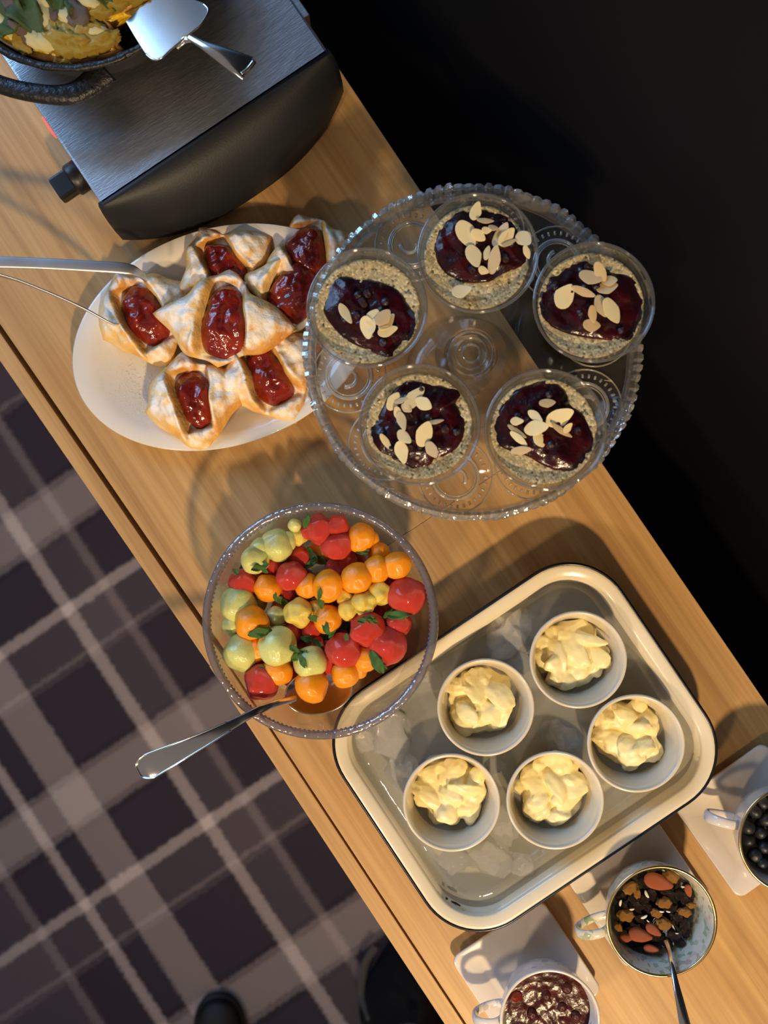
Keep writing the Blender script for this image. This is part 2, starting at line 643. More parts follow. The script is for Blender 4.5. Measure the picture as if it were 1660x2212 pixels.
M['jam'] = mat_basic('berry_jam', hx('#8e1f14'), 0.16, stops=[(0.30, hx('#5e1410')), (0.5, hx('#7e1f16')), (0.75, hx('#9c3520'))], vscale=55, bump=0.55, bscale=110, sss=0.12, coat=0.3, bdist=0.004)
M['jam_dark'] = mat_basic('dark_cherry_jam', hx('#4a0d0d'), 0.27, stops=[(0.3, hx('#260606')), (0.6, hx('#420c0a')), (0.8, hx('#661a10'))], vscale=60, bump=0.22, bscale=120, spec=0.35, coat=0.0, bdist=0.004)
M['compote'] = mat_basic('berry_compote', hx('#3a0612'), 0.22, stops=[(0.30, hx('#10040c')), (0.5, hx('#24050d')), (0.68, hx('#3e0810')), (0.85, hx('#620e16'))], vscale=38, bump=0.4, bscale=120, coat=0.12, bdist=0.003, spec=0.4)
M['berry'] = mat_basic('stewed_berry', hx('#240716'), 0.15, var=hx('#120514'), vscale=80, bump=0.3, bscale=200, coat=0.6)
M['chia'] = mat_voronoi('chia_pudding', [(0.0, hx('#62583f')), (0.12, hx('#a2946f')), (0.5, hx('#baaa82')), (0.85, hx('#ccbb90')), (1.0, hx('#e4d5a2'))], 480.0, 0.28, 0.55, 0.0010, sss=0.2)
M['almond_pale'] = mat_basic('flaked_almond', hx('#f0dca8'), 0.5, stops=[(0.3, hx('#e6c988')), (0.6, hx('#f2dfae')), (0.8, hx('#f6e8c4'))], vscale=130, bump=0.15, bscale=300, sss=0.2)
M['almond_skin'] = mat_basic('almond_flake_edge', hx('#d9bd8c'), 0.5, stops=[(0.3, hx('#b98a58')), (0.6, hx('#e2c796')), (0.8, hx('#ecd8ae'))], vscale=90, sss=0.2)
M['glass_stand'] = mat_thin_glass('pressed_glass', (0.975, 0.97, 0.955, 1), 0.06, 0.02, 0.4, bump=0.15, bscale=25, haze=0.025, haze_col=(0.65, 0.62, 0.56, 1))
M['glass_cut'] = mat_thin_glass('cut_glass', (0.80, 0.79, 0.77, 1), 0.06, 0.16, 1.0, bump=0.25, bscale=200, haze=0.10, haze_col=(0.86, 0.84, 0.80, 1))
M['glass_ring'] = mat_thin_glass('pressed_glass_relief', (0.80, 0.79, 0.76, 1), 0.08, 0.08, 0.9, bump=0.3, bscale=90, haze=0.22, haze_col=(0.80, 0.77, 0.70, 1))
M['glass_cup'] = mat_thin_glass('tumbler_glass', (0.96, 0.96, 0.945, 1), 0.04, 0.02, 0.38, haze=0.02, haze_col=(0.6, 0.58, 0.54, 1))
M['glass_lip'] = mat_thin_glass('tumbler_lip_glass', (0.86, 0.855, 0.84, 1), 0.05, 0.06, 0.9, haze=0.06, haze_col=(0.7, 0.68, 0.62, 1))
M['glass_bowl'] = mat_thin_glass('bowl_glass', (0.96, 0.955, 0.95, 1), 0.04, 0.015, 0.38, bump=0.12, bscale=20, haze=0.02)
M['glass_rim'] = mat_thin_glass('bowl_rim_glass', (0.62, 0.58, 0.58, 1), 0.08, 0.12, 0.9, bump=0.5, bscale=160, haze=0.16, haze_col=(0.46, 0.43, 0.46, 1))
M['ice'] = mat_thin_glass('clear_ice', (0.96, 0.965, 0.955, 1), 0.05, 0.12, 1.0, bump=1.0, bscale=150, haze=0.20, haze_col=(0.95, 0.94, 0.90, 1))
M['water'] = mat_thin_glass('ice_water', (0.93, 0.94, 0.94, 1), 0.03, 0.03, 0.5, bump=0.30, bscale=38, haze=0.20, haze_col=(0.70, 0.70, 0.63, 1))
M['cream'] = mat_basic('clotted_cream', hx('#f0e2a8'), 0.36, stops=[(0.3, hx('#ecdc98')), (0.6, hx('#f3e6b0')), (0.8, hx('#f6eecb'))], vscale=45, bump=0.15, bscale=160, sss=0.12)
M['melon_red'] = mat_basic('watermelon_flesh', hx('#d0302a'), 0.24, stops=[(0.28, hx('#b21c16')), (0.5, hx('#d63628')), (0.75, hx('#ec6a50'))], vscale=120, bump=0.55, bscale=330, sss=0.3, coat=0.35)
M['melon_orange'] = mat_basic('cantaloupe_flesh', hx('#f2960e'), 0.2, stops=[(0.28, hx('#ea7a06')), (0.5, hx('#f59a10')), (0.75, hx('#f8b02c'))], vscale=45, bump=0.25, bscale=260, sss=0.3, coat=0.35)
M['melon_green'] = mat_basic('honeydew_flesh', hx('#cfd67a'), 0.18, stops=[(0.25, hx('#a4b848')), (0.45, hx('#ccd07a')), (0.75, hx('#e4e2ac'))], vscale=35, bump=0.15, bscale=220, sss=0.35, coat=0.4)
M['melon_yellow'] = mat_basic('yellow_melon_flesh', hx('#e2c650'), 0.2, stops=[(0.25, hx('#cdb13a')), (0.5, hx('#e4c852')), (0.75, hx('#efdb82'))], vscale=55, bump=0.3, bscale=200, sss=0.3, coat=0.3)
M['mint'] = mat_basic('mint_leaf', hx('#3f6a22'), 0.4, stops=[(0.3, hx('#24450f')), (0.55, hx('#3f6a20')), (0.8, hx('#6d9442'))], vscale=140, bump=0.4, bscale=260)
M['blueberry'] = mat_basic('blueberry_skin', hx('#232a38'), 0.45, stops=[(0.3, hx('#0c0f17')), (0.55, hx('#191f2a')), (0.8, hx('#333c48'))], vscale=110, spec=0.5)
M['raisin'] = mat_basic('raisin_skin', hx('#24120f'), 0.38, stops=[(0.3, hx('#120809')), (0.6, hx('#2c1712')), (0.8, hx('#45261c'))], vscale=160, bump=0.7, bscale=200, bdist=0.003)
M['sultana'] = mat_basic('golden_sultana_skin', hx('#a9762a'), 0.32, stops=[(0.3, hx('#5c3812')), (0.55, hx('#93651f')), (0.8, hx('#c4933f'))], vscale=110, bump=0.5, bscale=170, sss=0.2)
M['almond_brown'] = mat_basic('whole_almond_skin', hx('#a5532f'), 0.5, stops=[(0.3, hx('#7c3719')), (0.6, hx('#ad5a33')), (0.8, hx('#c67b4c'))], vscale=120, bump=0.5, bscale=160, aniso=(1, 4, 4))
M['coconut'] = mat_basic('coconut_shred', hx('#e0dccb'), 0.5, var=hx('#cfcab6'), vscale=100)
M['gold'] = mat_basic('gold_rim', (0.80, 0.62, 0.28, 1), 0.22, 1.0, stops=[(0.3, (0.74, 0.56, 0.24, 1)), (0.7, (0.84, 0.68, 0.36, 1))], vscale=40)
M['floral'] = mat_voronoi('green_floral_china', [(0.0, hx('#8ea27c')), (0.12, hx('#a9b494')), (0.24, hx('#cfc8b4')), (0.86, hx('#d6cfbc')), (0.93, hx('#c9a79a')), (1.0, hx('#9aab82'))], 210.0, 0.16, 0.0)
M['blue_print'] = mat_voronoi('blue_print_china', [(0.0, hx('#a9a7ac')), (0.12, hx('#bfb9b6')), (0.22, hx('#d9cfc4')), (1.0, hx('#ddd3c8'))], 170.0, 0.16, 0.0)
M['egg'] = mat_basic('baked_egg', hx('#e9b524'), 0.30, stops=[(0.28, hx('#b39a34')), (0.38, hx('#f0b820')), (0.48, hx('#ffca1c')), (0.58, hx('#ffe070')), (0.70, hx('#fdf3d2'))], vscale=95, bump=0.9, bscale=150, sss=0.15, coat=0.3, bdist=0.004, detail=6)
M['crust'] = mat_basic('quiche_crust', hx('#c79a5a'), 0.55, stops=[(0.3, hx('#a8672f')), (0.6, hx('#cf9c58')), (0.8, hx('#e4c68c'))], vscale=70, bump=0.5, bscale=140)
M['spinach'] = mat_basic('wilted_spinach', hx('#47602c'), 0.35, stops=[(0.3, hx('#27381a')), (0.6, hx('#55702f')), (0.8, hx('#8aa05c'))], vscale=90, bump=0.5, bscale=150)
M['mushroom'] = mat_basic('baked_mushroom', hx('#6a5648'), 0.4, stops=[(0.3, hx('#3c2e27')), (0.6, hx('#75604f')), (0.8, hx('#a99480'))], vscale=90, bump=0.4, bscale=150)
M['cheese'] = mat_basic('soft_white_cheese', hx('#e2d49a'), 0.4, var=hx('#cfc07a'), vscale=70, bump=0.3, bscale=140, sss=0.2)

def mat_lamp():
    m, nt, out = newmat('red_indicator')
    b = N(nt, 'ShaderNodeBsdfPrincipled')
    b.inputs['Base Color'].default_value = (0.8, 0.03, 0.03, 1)
    b.inputs['Emission Color'].default_value = (1.0, 0.06, 0.05, 1)
    b.inputs['Emission Strength'].default_value = 2.0
    n = N(nt, 'ShaderNodeTexNoise')
    n.inputs['Scale'].default_value = 30
    r = ramp(nt, [(0.3, (0.75, 0.03, 0.03, 1)), (0.7, (0.9, 0.06, 0.05, 1))])
    nt.links.new(n.outputs['Fac'], r.inputs[0])
    nt.links.new(r.outputs[0], b.inputs['Base Color'])
    nt.links.new(b.outputs[0], out.inputs[0])
    return m
M['indicator'] = mat_lamp()

# ------------------------------------------------------------------ the setting
struct(put('floor', mesh('floor', *box(-3.2, 0.42, -3.2, 3.2, -0.05, 0.0), M['carpet'], False)))
struct(put('wall_back', mesh('wall_back', *box(0.37, 0.42, -3.2, 3.2, 0.0, 3.5), M['black_wall'], False)))

# ------------------------------------------------------------------ sideboards
def slab(x0, x1, y0, y1, z0, z1, s0=0.0, s1=0.0, bev=0.0012):
    """board whose long edges may run slightly out of square"""
    v, f = box(x0, x1, y0, y1, z0, z1, bev)
    xm = (x0 + x1) / 2
    return [(q[0] + (s0 if q[0] < xm else s1) * (q[1] - max(y0, 0.0)) * (1 if y0 > -0.5 else 0), q[1], q[2]) for q in v], f

def sideboard(name, label, y0, y1, x_out, x_gap0, x_gap1, x_right, wood, sl, sr):
    t = thing(name, label, 'sideboard', (0, 0, 0), 0, 'oak sideboards along the black wall')
    part('top_panel', *slab(x_gap1, x_right, y0, y1, T - 0.024, T, sl, sr, 0.0008), wood, t, False)
    part('front_rail', *slab(x_out, x_gap0, y0, y1, T - 0.030, T - 0.0006, sl, sl, 0.0008), wood, t, False)
    part('cabinet_body', *box(x_gap1 + 0.004, x_right - 0.004, y0 + 0.004, y1 - 0.004, 0.09, T - 0.024), M['wood_body'], t, False)
    part('cabinet_front', *slab(x_out + 0.002, x_gap1 + 0.004, y0 + 0.004, y1 - 0.004, 0.12, T - 0.032, sl, 0, 0.001), wood, t, False)
    for yy in (y0 + 0.06, y1 - 0.12):
        for xx in (x_gap1 + 0.02, x_right - 0.07):
            part('foot', *box(xx, xx + 0.05, yy, yy + 0.05, 0.0, 0.09, 0.002), M['wood_body'], t, False)
    return t
sideboard('sideboard', 'light oak sideboard with a wide dark front gap, carrying the hotplate and pastries', 0.00505, 1.35, -0.2405, -0.2235, -0.2182, 0.2195, M['wood_far'], -0.020, 0.012)
sideboard('sideboard', 'light oak sideboard with a narrow front gap, carrying the enamel tray and teacups', -1.05, 0.00480, -0.2410, -0.2245, -0.2222, 0.2190, M['wood_near'], 0.0, 0.0)

# ------------------------------------------------------------------ things on the carpet
def pxo(pts, z):
    return [W(x, y, z) for x, y in pts]

def rel(pts, c):
    return [(p[0] - c[0], p[1] - c[1]) for p in pts]

c = W(880, 2180, 0.05)
pts = rel(pxo([(775, 2190), (800, 2120), (860, 2040), (930, 2060), (985, 2160), (1020, 2260), (960, 2330), (860, 2330), (790, 2270)], 0.05), c)
bag = thing('bag', 'slouching black cloth bag lying on the tartan carpet against the sideboard', 'bag', (c.x, c.y, 0.0))
part('bag_body', *mound(pts, 0.001, lambda x, y, t: 0.012 + 0.15 * (1 - t ** 2.4) * (0.8 + 0.3 * nz(x, y, 2, 14)), 12), M['black_cloth'], bag)
sp_ = [W(812, 2055, 0.05) - c, W(792, 2085, 0.05) - c, W(783, 2120, 0.05) - c, W(780, 2160, 0.04) - c, W(800, 2195, 0.05) - c]
part('strap', *sweep([(p.x, p.y, z) for p, z in zip(catmull(sp_, 5), lerp_list([0.03, 0.03, 0.025, 0.02, 0.06], 21))], 0.007, 0.002, 10), M['grey_strap'], bag)
sp2 = [W(850, 2192, 0.1) - c, W(880, 2182, 0.1) - c, W(905, 2190, 0.1) - c, W(895, 2225, 0.1) - c]
part('strap', *sweep([(p.x, p.y, 0.155) for p in catmull(sp2, 5)], 0.006, 0.002, 10), M['grey_strap'], bag)

c = W(470, 2260, 0.04)
shoe = thing('shoe', 'rounded black shoe standing on the tartan carpet', 'shoe', (c.x, c.y, 0.0))
a = img_angle(480, 2200, 0.03, 85)
ca, sa = math.cos(a), math.sin(a)
def rotp(u, v):
    return (u * ca - v * sa, u * sa + v * ca)
sol = [(-0.080, 0.0), (-0.068, 0.030), (-0.03, 0.046), (0.03, 0.044), (0.09, 0.036), (0.16, 0.036), (0.195, 0.02), (0.2, 0), (0.195, -0.02), (0.16, -0.036), (0.09, -0.036), (0.03, -0.044), (-0.03, -0.046), (-0.068, -0.030)]
part('sole', *mound([rotp(*p) for p in sol], 0.0, lambda x, y, t: 0.014, 4), M['leather'], shoe)
up_ = [(u * 0.95 + 0.003, v * 0.92) for u, v in sol]
part('upper', *mound([rotp(*p) for p in up_], 0.013, lambda x, y, t: 0.014 + (0.035 + 0.045 * sstep(0.0, 0.12, x * ca + y * sa)) * (1 - t ** 3), 10), M['leather'], shoe)

# ------------------------------------------------------------------ hotplate
SX0, SX1 = -0.0605, 0.2055
SY0, SY1 = 0.4345, 0.760
HZ = T + 0.085
hp = thing('hotplate', 'brushed steel tabletop hotplate with black plastic end caps and a side knob', 'hotplate', ((SX0 + SX1) / 2, (SY0 + SY1) / 2, T))
hw, hl = (SX1 - SX0) / 2, (SY1 - SY0) / 2
part('steel_housing', *box(-hw, hw, -hl, hl, 0.018, 0.085, 0.0025), M['steel_sheet'], hp, False)
part('top_lip', *box(hw - 0.001, hw + 0.007, -hl + 0.045, hl - 0.03, 0.062, 0.080, 0.001), M['steel_sheet'], hp, False)
for s in (-1, 1):
    rings = []
    n = 40
    for zz, bulge, inset in ((0.085, 0.0, 0.0), (0.0845, 0.004, 0.0), (0.078, 0.015, -0.002), (0.060, 0.027, -0.004), (0.035, 0.037, -0.005), (0.012, 0.040, -0.005), (0.008, 0.038, -0.003)):
        ring = []
        w = hw - inset + 0.002
        for k in range(n + 1):
            u = -1 + 2 * k / n
            b_ = bulge * (1 - abs(u) ** 2.6)
            ring.append((u * w * (1 - 0.0 * b_), s * (hl + 0.001 + b_ + 0.16 * bulge), zz))
        ring += [(w, s * (hl - 0.004), zz), (-w, s * (hl - 0.004), zz)]
        rings.append(ring)
    part('end_cap', *loft(rings), M['black_plastic'], hp, True)
    for sx in (-1, 1):
        part('foot', *[(lambda vf: ([(v[0] + sx * (hw - 0.03), v[1] + s * (hl - 0.03), v[2]) for v in vf[0]], vf[1]))(lathe([(0, 0), (0.012, 0), (0.011, 0.019), (0, 0.019)], 20))][0], M['knob_plastic'], hp)
part('burner', *[(lambda vf: ([(v[0] - 0.012, v[1] + 0.032, v[2]) for v in vf[0]], vf[1]))(lathe([(0, 0.084), (0.094, 0.084), (0.094, 0.092), (0.090, 0.100), (0.03, 0.100), (0.028, 0.098), (0, 0.098)], 56))][0], M['hot_plate'], hp)
kp = W(185, 372, T + 0.045)
kn = part('knob', *[(lambda vf: ([(-hw - v[2], v[1] + kp.y - hp.location.y, v[0] + 0.045) for v in vf[0]], vf[1]))(lathe([(0, -0.002), (0.0165, -0.002), (0.0165, 0.013), (0.015, 0.015), (0, 0.015)], 32))][0], M['knob_plastic'], hp)
part('knob_grip', *box(-hw - 0.034, -hw - 0.012, kp.y - hp.location.y - 0.013, kp.y - hp.location.y + 0.013, 0.038, 0.052, 0.003), M['knob_plastic'], kn, False)
lp = W(112, 268, T + 0.06)
part('indicator_light', *box(-hw - 0.0035, -hw + 0.001, lp.y - hp.location.y - 0.011, lp.y - hp.location.y + 0.011, 0.052, 0.062, 0.0015), M['indicator'], hp, False, label='red glowing indicator light')

# ------------------------------------------------------------------ frying pan with frittata
PZ = T + 0.1
pc = W(153, -136, T + 0.15)
pan = thing('skillet', 'black cast iron skillet with a loop handle on the hotplate', 'pan', (pc.x, pc.y, PZ))
part('pan_body', *lathe([(0, 0.0), (0.100, 0.0), (0.106, 0.004), (0.118, 0.040), (0.1235, 0.047), (0.1245, 0.050), (0.1225, 0.052), (0.1185, 0.0515), (0.1165, 0.047), (0.103, 0.009), (0.099, 0.0065), (0, 0.006)], 96,
                     wob=lambda i, a: (0.0006 * math.sin(23 * a + i) if 2 < i < 8 else 0, 0)), M['cast_iron'], pan)
hpts = [(228, 150, 0.135), (190, 185, 0.135), (150, 204, 0.137), (90, 203, 0.139), (10, 186, 0.139), (-70, 150, 0.139), (-110, 110, 0.137), (-100, 60, 0.135), (-60, 30, 0.135)]
hl_ = [W(x, y, T + z) - Vector((pc.x, pc.y, PZ)) for x, y, z in hpts]
part('loop_handle', *sweep(catmull(hl_, 6), [0.014, 0.011, 0.0088, 0.0084, 0.0088, 0.011, 0.014], [0.0065, 0.0065, 0.007, 0.007, 0.007, 0.0065, 0.0065], 14), M['cast_iron'], pan)

FZ = T + 0.143
Rpx = 272.0
def arc(a0, a1, n, r=Rpx):
    return [(153 + r * math.cos(math.radians(a0 + (a1 - a0) * k / n)), -136 + r * math.sin(math.radians(a0 + (a1 - a0) * k / n))) for k in range(n + 1)]
polyA = [(206, 40), (238, 60), (252, 98)] + arc(66, 176, 16) + [(20, -147), (140, -120), (185, -10)]
polyB = [(207, 48), (262, 30), (326, -2)] + arc(20, -60, 10, 205) + [(160, -230), (158, -130), (190, -20)]

def inpan(vf, oc):
    out = []
    for v in vf[0]:
        x, y, z = v[0] + oc.x - pc.x, v[1] + oc.y - pc.y, v[2] + 0.0062
        lim = 0.1015 + max(0.0, z - 0.009) * 0.355
        r = math.hypot(x, y)
        f = min(1.0, lim / r) if r > 0 else 1.0
        out.append((x * f - oc.x + pc.x, y * f - oc.y + pc.y, v[2]))
    return out, vf[1]

def frit(name, label, poly, lift, topps):
    oc = W(sum(p[0] for p in poly) / len(poly), sum(p[1] for p in poly) / len(poly), FZ)
    t = thing(name, label, 'frittata', (oc.x, oc.y, T + 0.1062))
    zt = 0.036 + lift
    P = rel(pxo(poly, FZ), oc)
    part('egg_filling', *inpan(mound(P, 0.001 + lift, lambda x, y, tt: zt + 0.006 * nz(x, y, 1.3, 60) + 0.005 * nz(x, y, 4.3, 140) + 0.002 * nz(x, y, 2.3, 320) - 0.004 * tt ** 8, 44, 6, foot=0.9), oc), M['egg'], t)
    # crust band round the outside
    cr = [W(x, y, FZ - 0.006) for x, y in poly]
    cc = [Vector((p.x - oc.x, p.y - oc.y, 0.030 + lift + 0.003 * nz(p.x, p.y, 3, 90))) for p in cr]
    part('crust', *inpan(sweep(catmull(cc, 5, True), 0.0024, 0.0068, 10, closed=True), oc), M['crust'], t)
    for kind, x, y, s, ang in topps:
        p = W(x, y, FZ + 0.004) - Vector((oc.x, oc.y, T + 0.1062))
        dd = Vector((p.x + oc.x - pc.x, p.y + oc.y - pc.y))
        lim = 0.112 - s * 0.0100
        if dd.length > lim:
            dd *= lim / dd.length
            p.x, p.y = dd.x - oc.x + pc.x, dd.y - oc.y + pc.y
        rz = img_angle(x, y, FZ, ang)
        z = zt + 0.004
        if kind == 'spinach':
            me = TOP['spinach'][int(abs(x * 7 + y)) % 3]
            o = put('spinach_leaf', me, (p.x, p.y, z + 0.003), (random.uniform(-0.4, 0.4), random.uniform(-0.4, 0.4), rz), s * 0.0115, t)
        elif kind == 'mushroom':
            o = put('mushroom_slice', TOP['mushroom'], (p.x, p.y, z + 0.003), (random.uniform(-0.3, 0.3), random.uniform(-0.5, 0.5), rz), s * 0.0085, t)
        elif kind == 'fold':
            o = put('egg_fold', TOP['fold'][int(abs(x + y)) % 2], (p.x, p.y, z - 0.001), (0, 0, rz), s * 0.0080, t)
        else:
            o = put('cheese_piece', TOP['cheese'], (p.x, p.y, z + 0.002), (random.uniform(-0.3, 0.3), 0, rz), s * 0.008, t)
    return t

def leafmesh(seed, mat, name):
    V, Fc = [], []
    nu, nv = 12, 6
    for side in (1, -1):
        for i in range(nu + 1):
            u = -1 + 2 * i / nu
            w = 0.55 * (1 - u * u) ** 0.7 * (1 + 0.1 * math.sin(7 * u + seed)) + 0.02
            for j in range(nv + 1):
                v = -1 + 2 * j / nv
                z = 0.32 * math.sin(2.2 * u + seed) + 0.25 * abs(v) * w + 0.12 * math.sin(5 * u + 3 * v + seed * 2)
                V.append((u, v * w, z + side * 0.03))
    m_ = (nu + 1) * (nv + 1)
    for s in range(2):
        for i in range(nu):
            for j in range(nv):
                a_ = s * m_ + i * (nv + 1) + j
                q = (a_, a_ + 1, a_ + nv + 2, a_ + nv + 1)
                Fc.append(q if s == 0 else q[::-1])
    bd = [i * (nv + 1) for i in range(nu + 1)] + [nu * (nv + 1) + j for j in range(1, nv + 1)] + [i * (nv + 1) + nv for i in range(nu - 1, -1, -1)] + [j for j in range(nv - 1, 0, -1)]
    for k in range(len(bd)):
        a_, b_ = bd[k], bd[(k + 1) % len(bd)]
        Fc.append((a_, b_, b_ + m_, a_ + m_))
    return mesh(name, V, Fc, mat)

TOP = {'spinach': [leafmesh(s, M['spinach'], 'spinach_leaf') for s in (0.3, 1.9, 4.1)]}
TOP['mushroom'] = mesh('mushroom_slice', *ico(3, lambda v: Vector((v.x * 1.3, v.y * (0.9 if v.x > 0 else 0.5 + 0.1 * v.x), v.z * 0.45)) * (1 + 0.18 * noise.noise(v * 2.3))), M['mushroom'])
TOP['fold'] = [mesh('egg_fold', *ico(4, lambda v, s=s: Vector((v.x * 1.5, v.y * 0.8 + 0.35 * math.sin(2 * v.x + s), v.z * 0.5)) * (1 + 0.4 * noise.noise(v * 2.0 + Vector((s, 0, 0))) + 0.28 * noise.noise(v * 5.0 + Vector((s, 0, 0))))), M['egg']) for s in (1.0, 3.4)]
TOP['cheese'] = mesh('cheese_piece', *ico(3, lambda v: Vector((v.x * 1.4, v.y * 0.8, v.z * 0.5)) * (1 + 0.3 * noise.noise(v * 2.6))), M['cheese'])
TPA = [('spinach', 60, 40, 2.2, 40), ('spinach', 30, 22, 1.8, 60), ('spinach', 85, 52, 1.8, 20), ('spinach', 15, 90, 1.3, -10), ('spinach', 165, 15, 1.4, 100), ('spinach', 120, 10, 1.3, 60), ('spinach', 25, 72, 1.2, -20), ('spinach', 105, 50, 1.2, -60),
       ('mushroom', 58, 76, 1.6, 20), ('mushroom', 165, 28, 1.7, 60), ('mushroom', 8, 22, 1.5, 0), ('mushroom', 115, 30, 1.0, 80),
       ('fold', 85, 70, 1.5, 30), ('fold', 155, 80, 2.0, 12), ('fold', 130, 92, 1.6, 10), ('fold', 190, 55, 1.7, 10), ('fold', 210, 85, 1.5, -30), ('fold', 70, 18, 1.5, 20), ('fold', 130, 55, 1.5, 20), ('fold', 35, 92, 1.4, 60), ('fold', 120, 115, 2.2, 8), ('fold', 180, 112, 1.8, -10), ('fold', 155, 48, 1.2, 40),
       ('cheese', 100, 40, 1.5, 70), ('cheese', 150, 38, 1.3, 20), ('cheese', 70, 100, 1.4, 40), ('cheese', 95, 8, 1.5, 30), ('cheese', 10, 58, 1.3, 60), ('cheese', 90, 112, 1.3, 20), ('cheese', 210, 70, 1.0, 10)]
frit('frittata', 'cut yellow frittata with spinach and mushrooms filling the cast iron skillet', polyA, 0.0, TPA)
TPB = [('fold', 215, 22, 1.3, -30), ('fold', 245, 8, 1.3, -30), ('spinach', 230, 5, 1.2, 40), ('cheese', 200, 8, 1.2, 20), ('fold', 290, -15, 1.6, -30), ('spinach', 255, -20, 1.6, 0), ('mushroom', 215, -15, 1.4, 0)]
frit('frittata_slice', 'lifted frittata slice showing its browned crust edge beside the cake server', polyB, 0.004, TPB)

# ------------------------------------------------------------------ cake server
sv0 = W(360, 60, T + 0.165)
sv = thing('cake_server', 'polished steel cake server with a flared handle resting on the skillet rim', 'cake server', tuple(sv0))
bl = [(345, 139), (332, 136), (318, 122), (292, 80), (268, 38), (300, 5), (345, -30), (395, -10), (440, 12), (452, 26), (450, 42), (436, 66), (412, 86), (375, 118), (358, 134)]
blw = [W(x, y, T + 0.1575) - sv0 for x, y in bl]
tilt = lambda p: 0.30 * (p.x * 0.05 - p.y * 1.0 - 0.004) - 0.002
rings = [[(p.x, p.y, z + tilt(p)) for p in blw] for z in (-0.0069, -0.0056)]
part('blade', *loft(rings), M['steel'], sv, False)
rim_ = [W(x, y, T + 0.1595) - sv0 for x, y in bl[8:] + bl[:3]]
part('blade_edge', *sweep([(p.x, p.y, -0.0058 + tilt(p)) for p in catmull(rim_, 4)], 0.0010, 0.0010, 8), M['steel'], sv)
hd = [W(380, 110, T + 0.160) - sv0, W(412, 88, T + 0.163) - sv0, W(440, 104, T + 0.168) - sv0, W(478, 124, T + 0.170) - sv0, W(512, 142, T + 0.169) - sv0, W(538, 156, T + 0.166) - sv0]
part('handle', *sweep(catmull(hd[1:], 8), [0.0028, 0.0036, 0.0068, 0.0098, 0.0118], [0.0022, 0.0024, 0.0024, 0.0022, 0.0018], 16, power=3.0), M['steel'], sv)
tn = [W(386, 96, T + 0.159) - sv0, W(412, 87, T + 0.1625) - sv0, W(428, 74, T + 0.159) - sv0]
part('neck', *sweep(catmull([W(385, 112, T + 0.1585) - sv0, W(402, 94, T + 0.1605) - sv0, W(420, 92, T + 0.1645) - sv0], 6), [0.002, 0.004, 0.003], 0.0016, 12), M['steel'], sv)
tipb = [W(524, 168, T + 0.1665) - sv0, W(538, 158, T + 0.1665) - sv0, W(552, 140, T + 0.1665) - sv0]
part('end_ridge', *sweep(catmull(tipb, 5), 0.0022, 0.0026, 10), M['steel'], sv)

sv.location.z += 0.006

# ------------------------------------------------------------------ oval platter and pastries
plc = W(480, 728, T + 0.024)
pa = img_angle(480, 728, T, -18)
A_, B_ = 0.158, 0.1125
plate = put('oval_platter', mesh('oval_platter', *lathe([(0, 0.0), (0.62, 0.0), (0.66, 0.003), (0.86, 0.014), (1.0, 0.024), (1.005, 0.0255), (0.995, 0.027), (0.86, 0.0185), (0.70, 0.0095), (0.66, 0.0065), (0.60, 0.005), (0, 0.005)], 128, A_, B_), M['porcelain']), (plc.x, plc.y, T), (0, 0, pa))
tag(plate, 'large white oval porcelain platter holding jam pastries', 'platter')

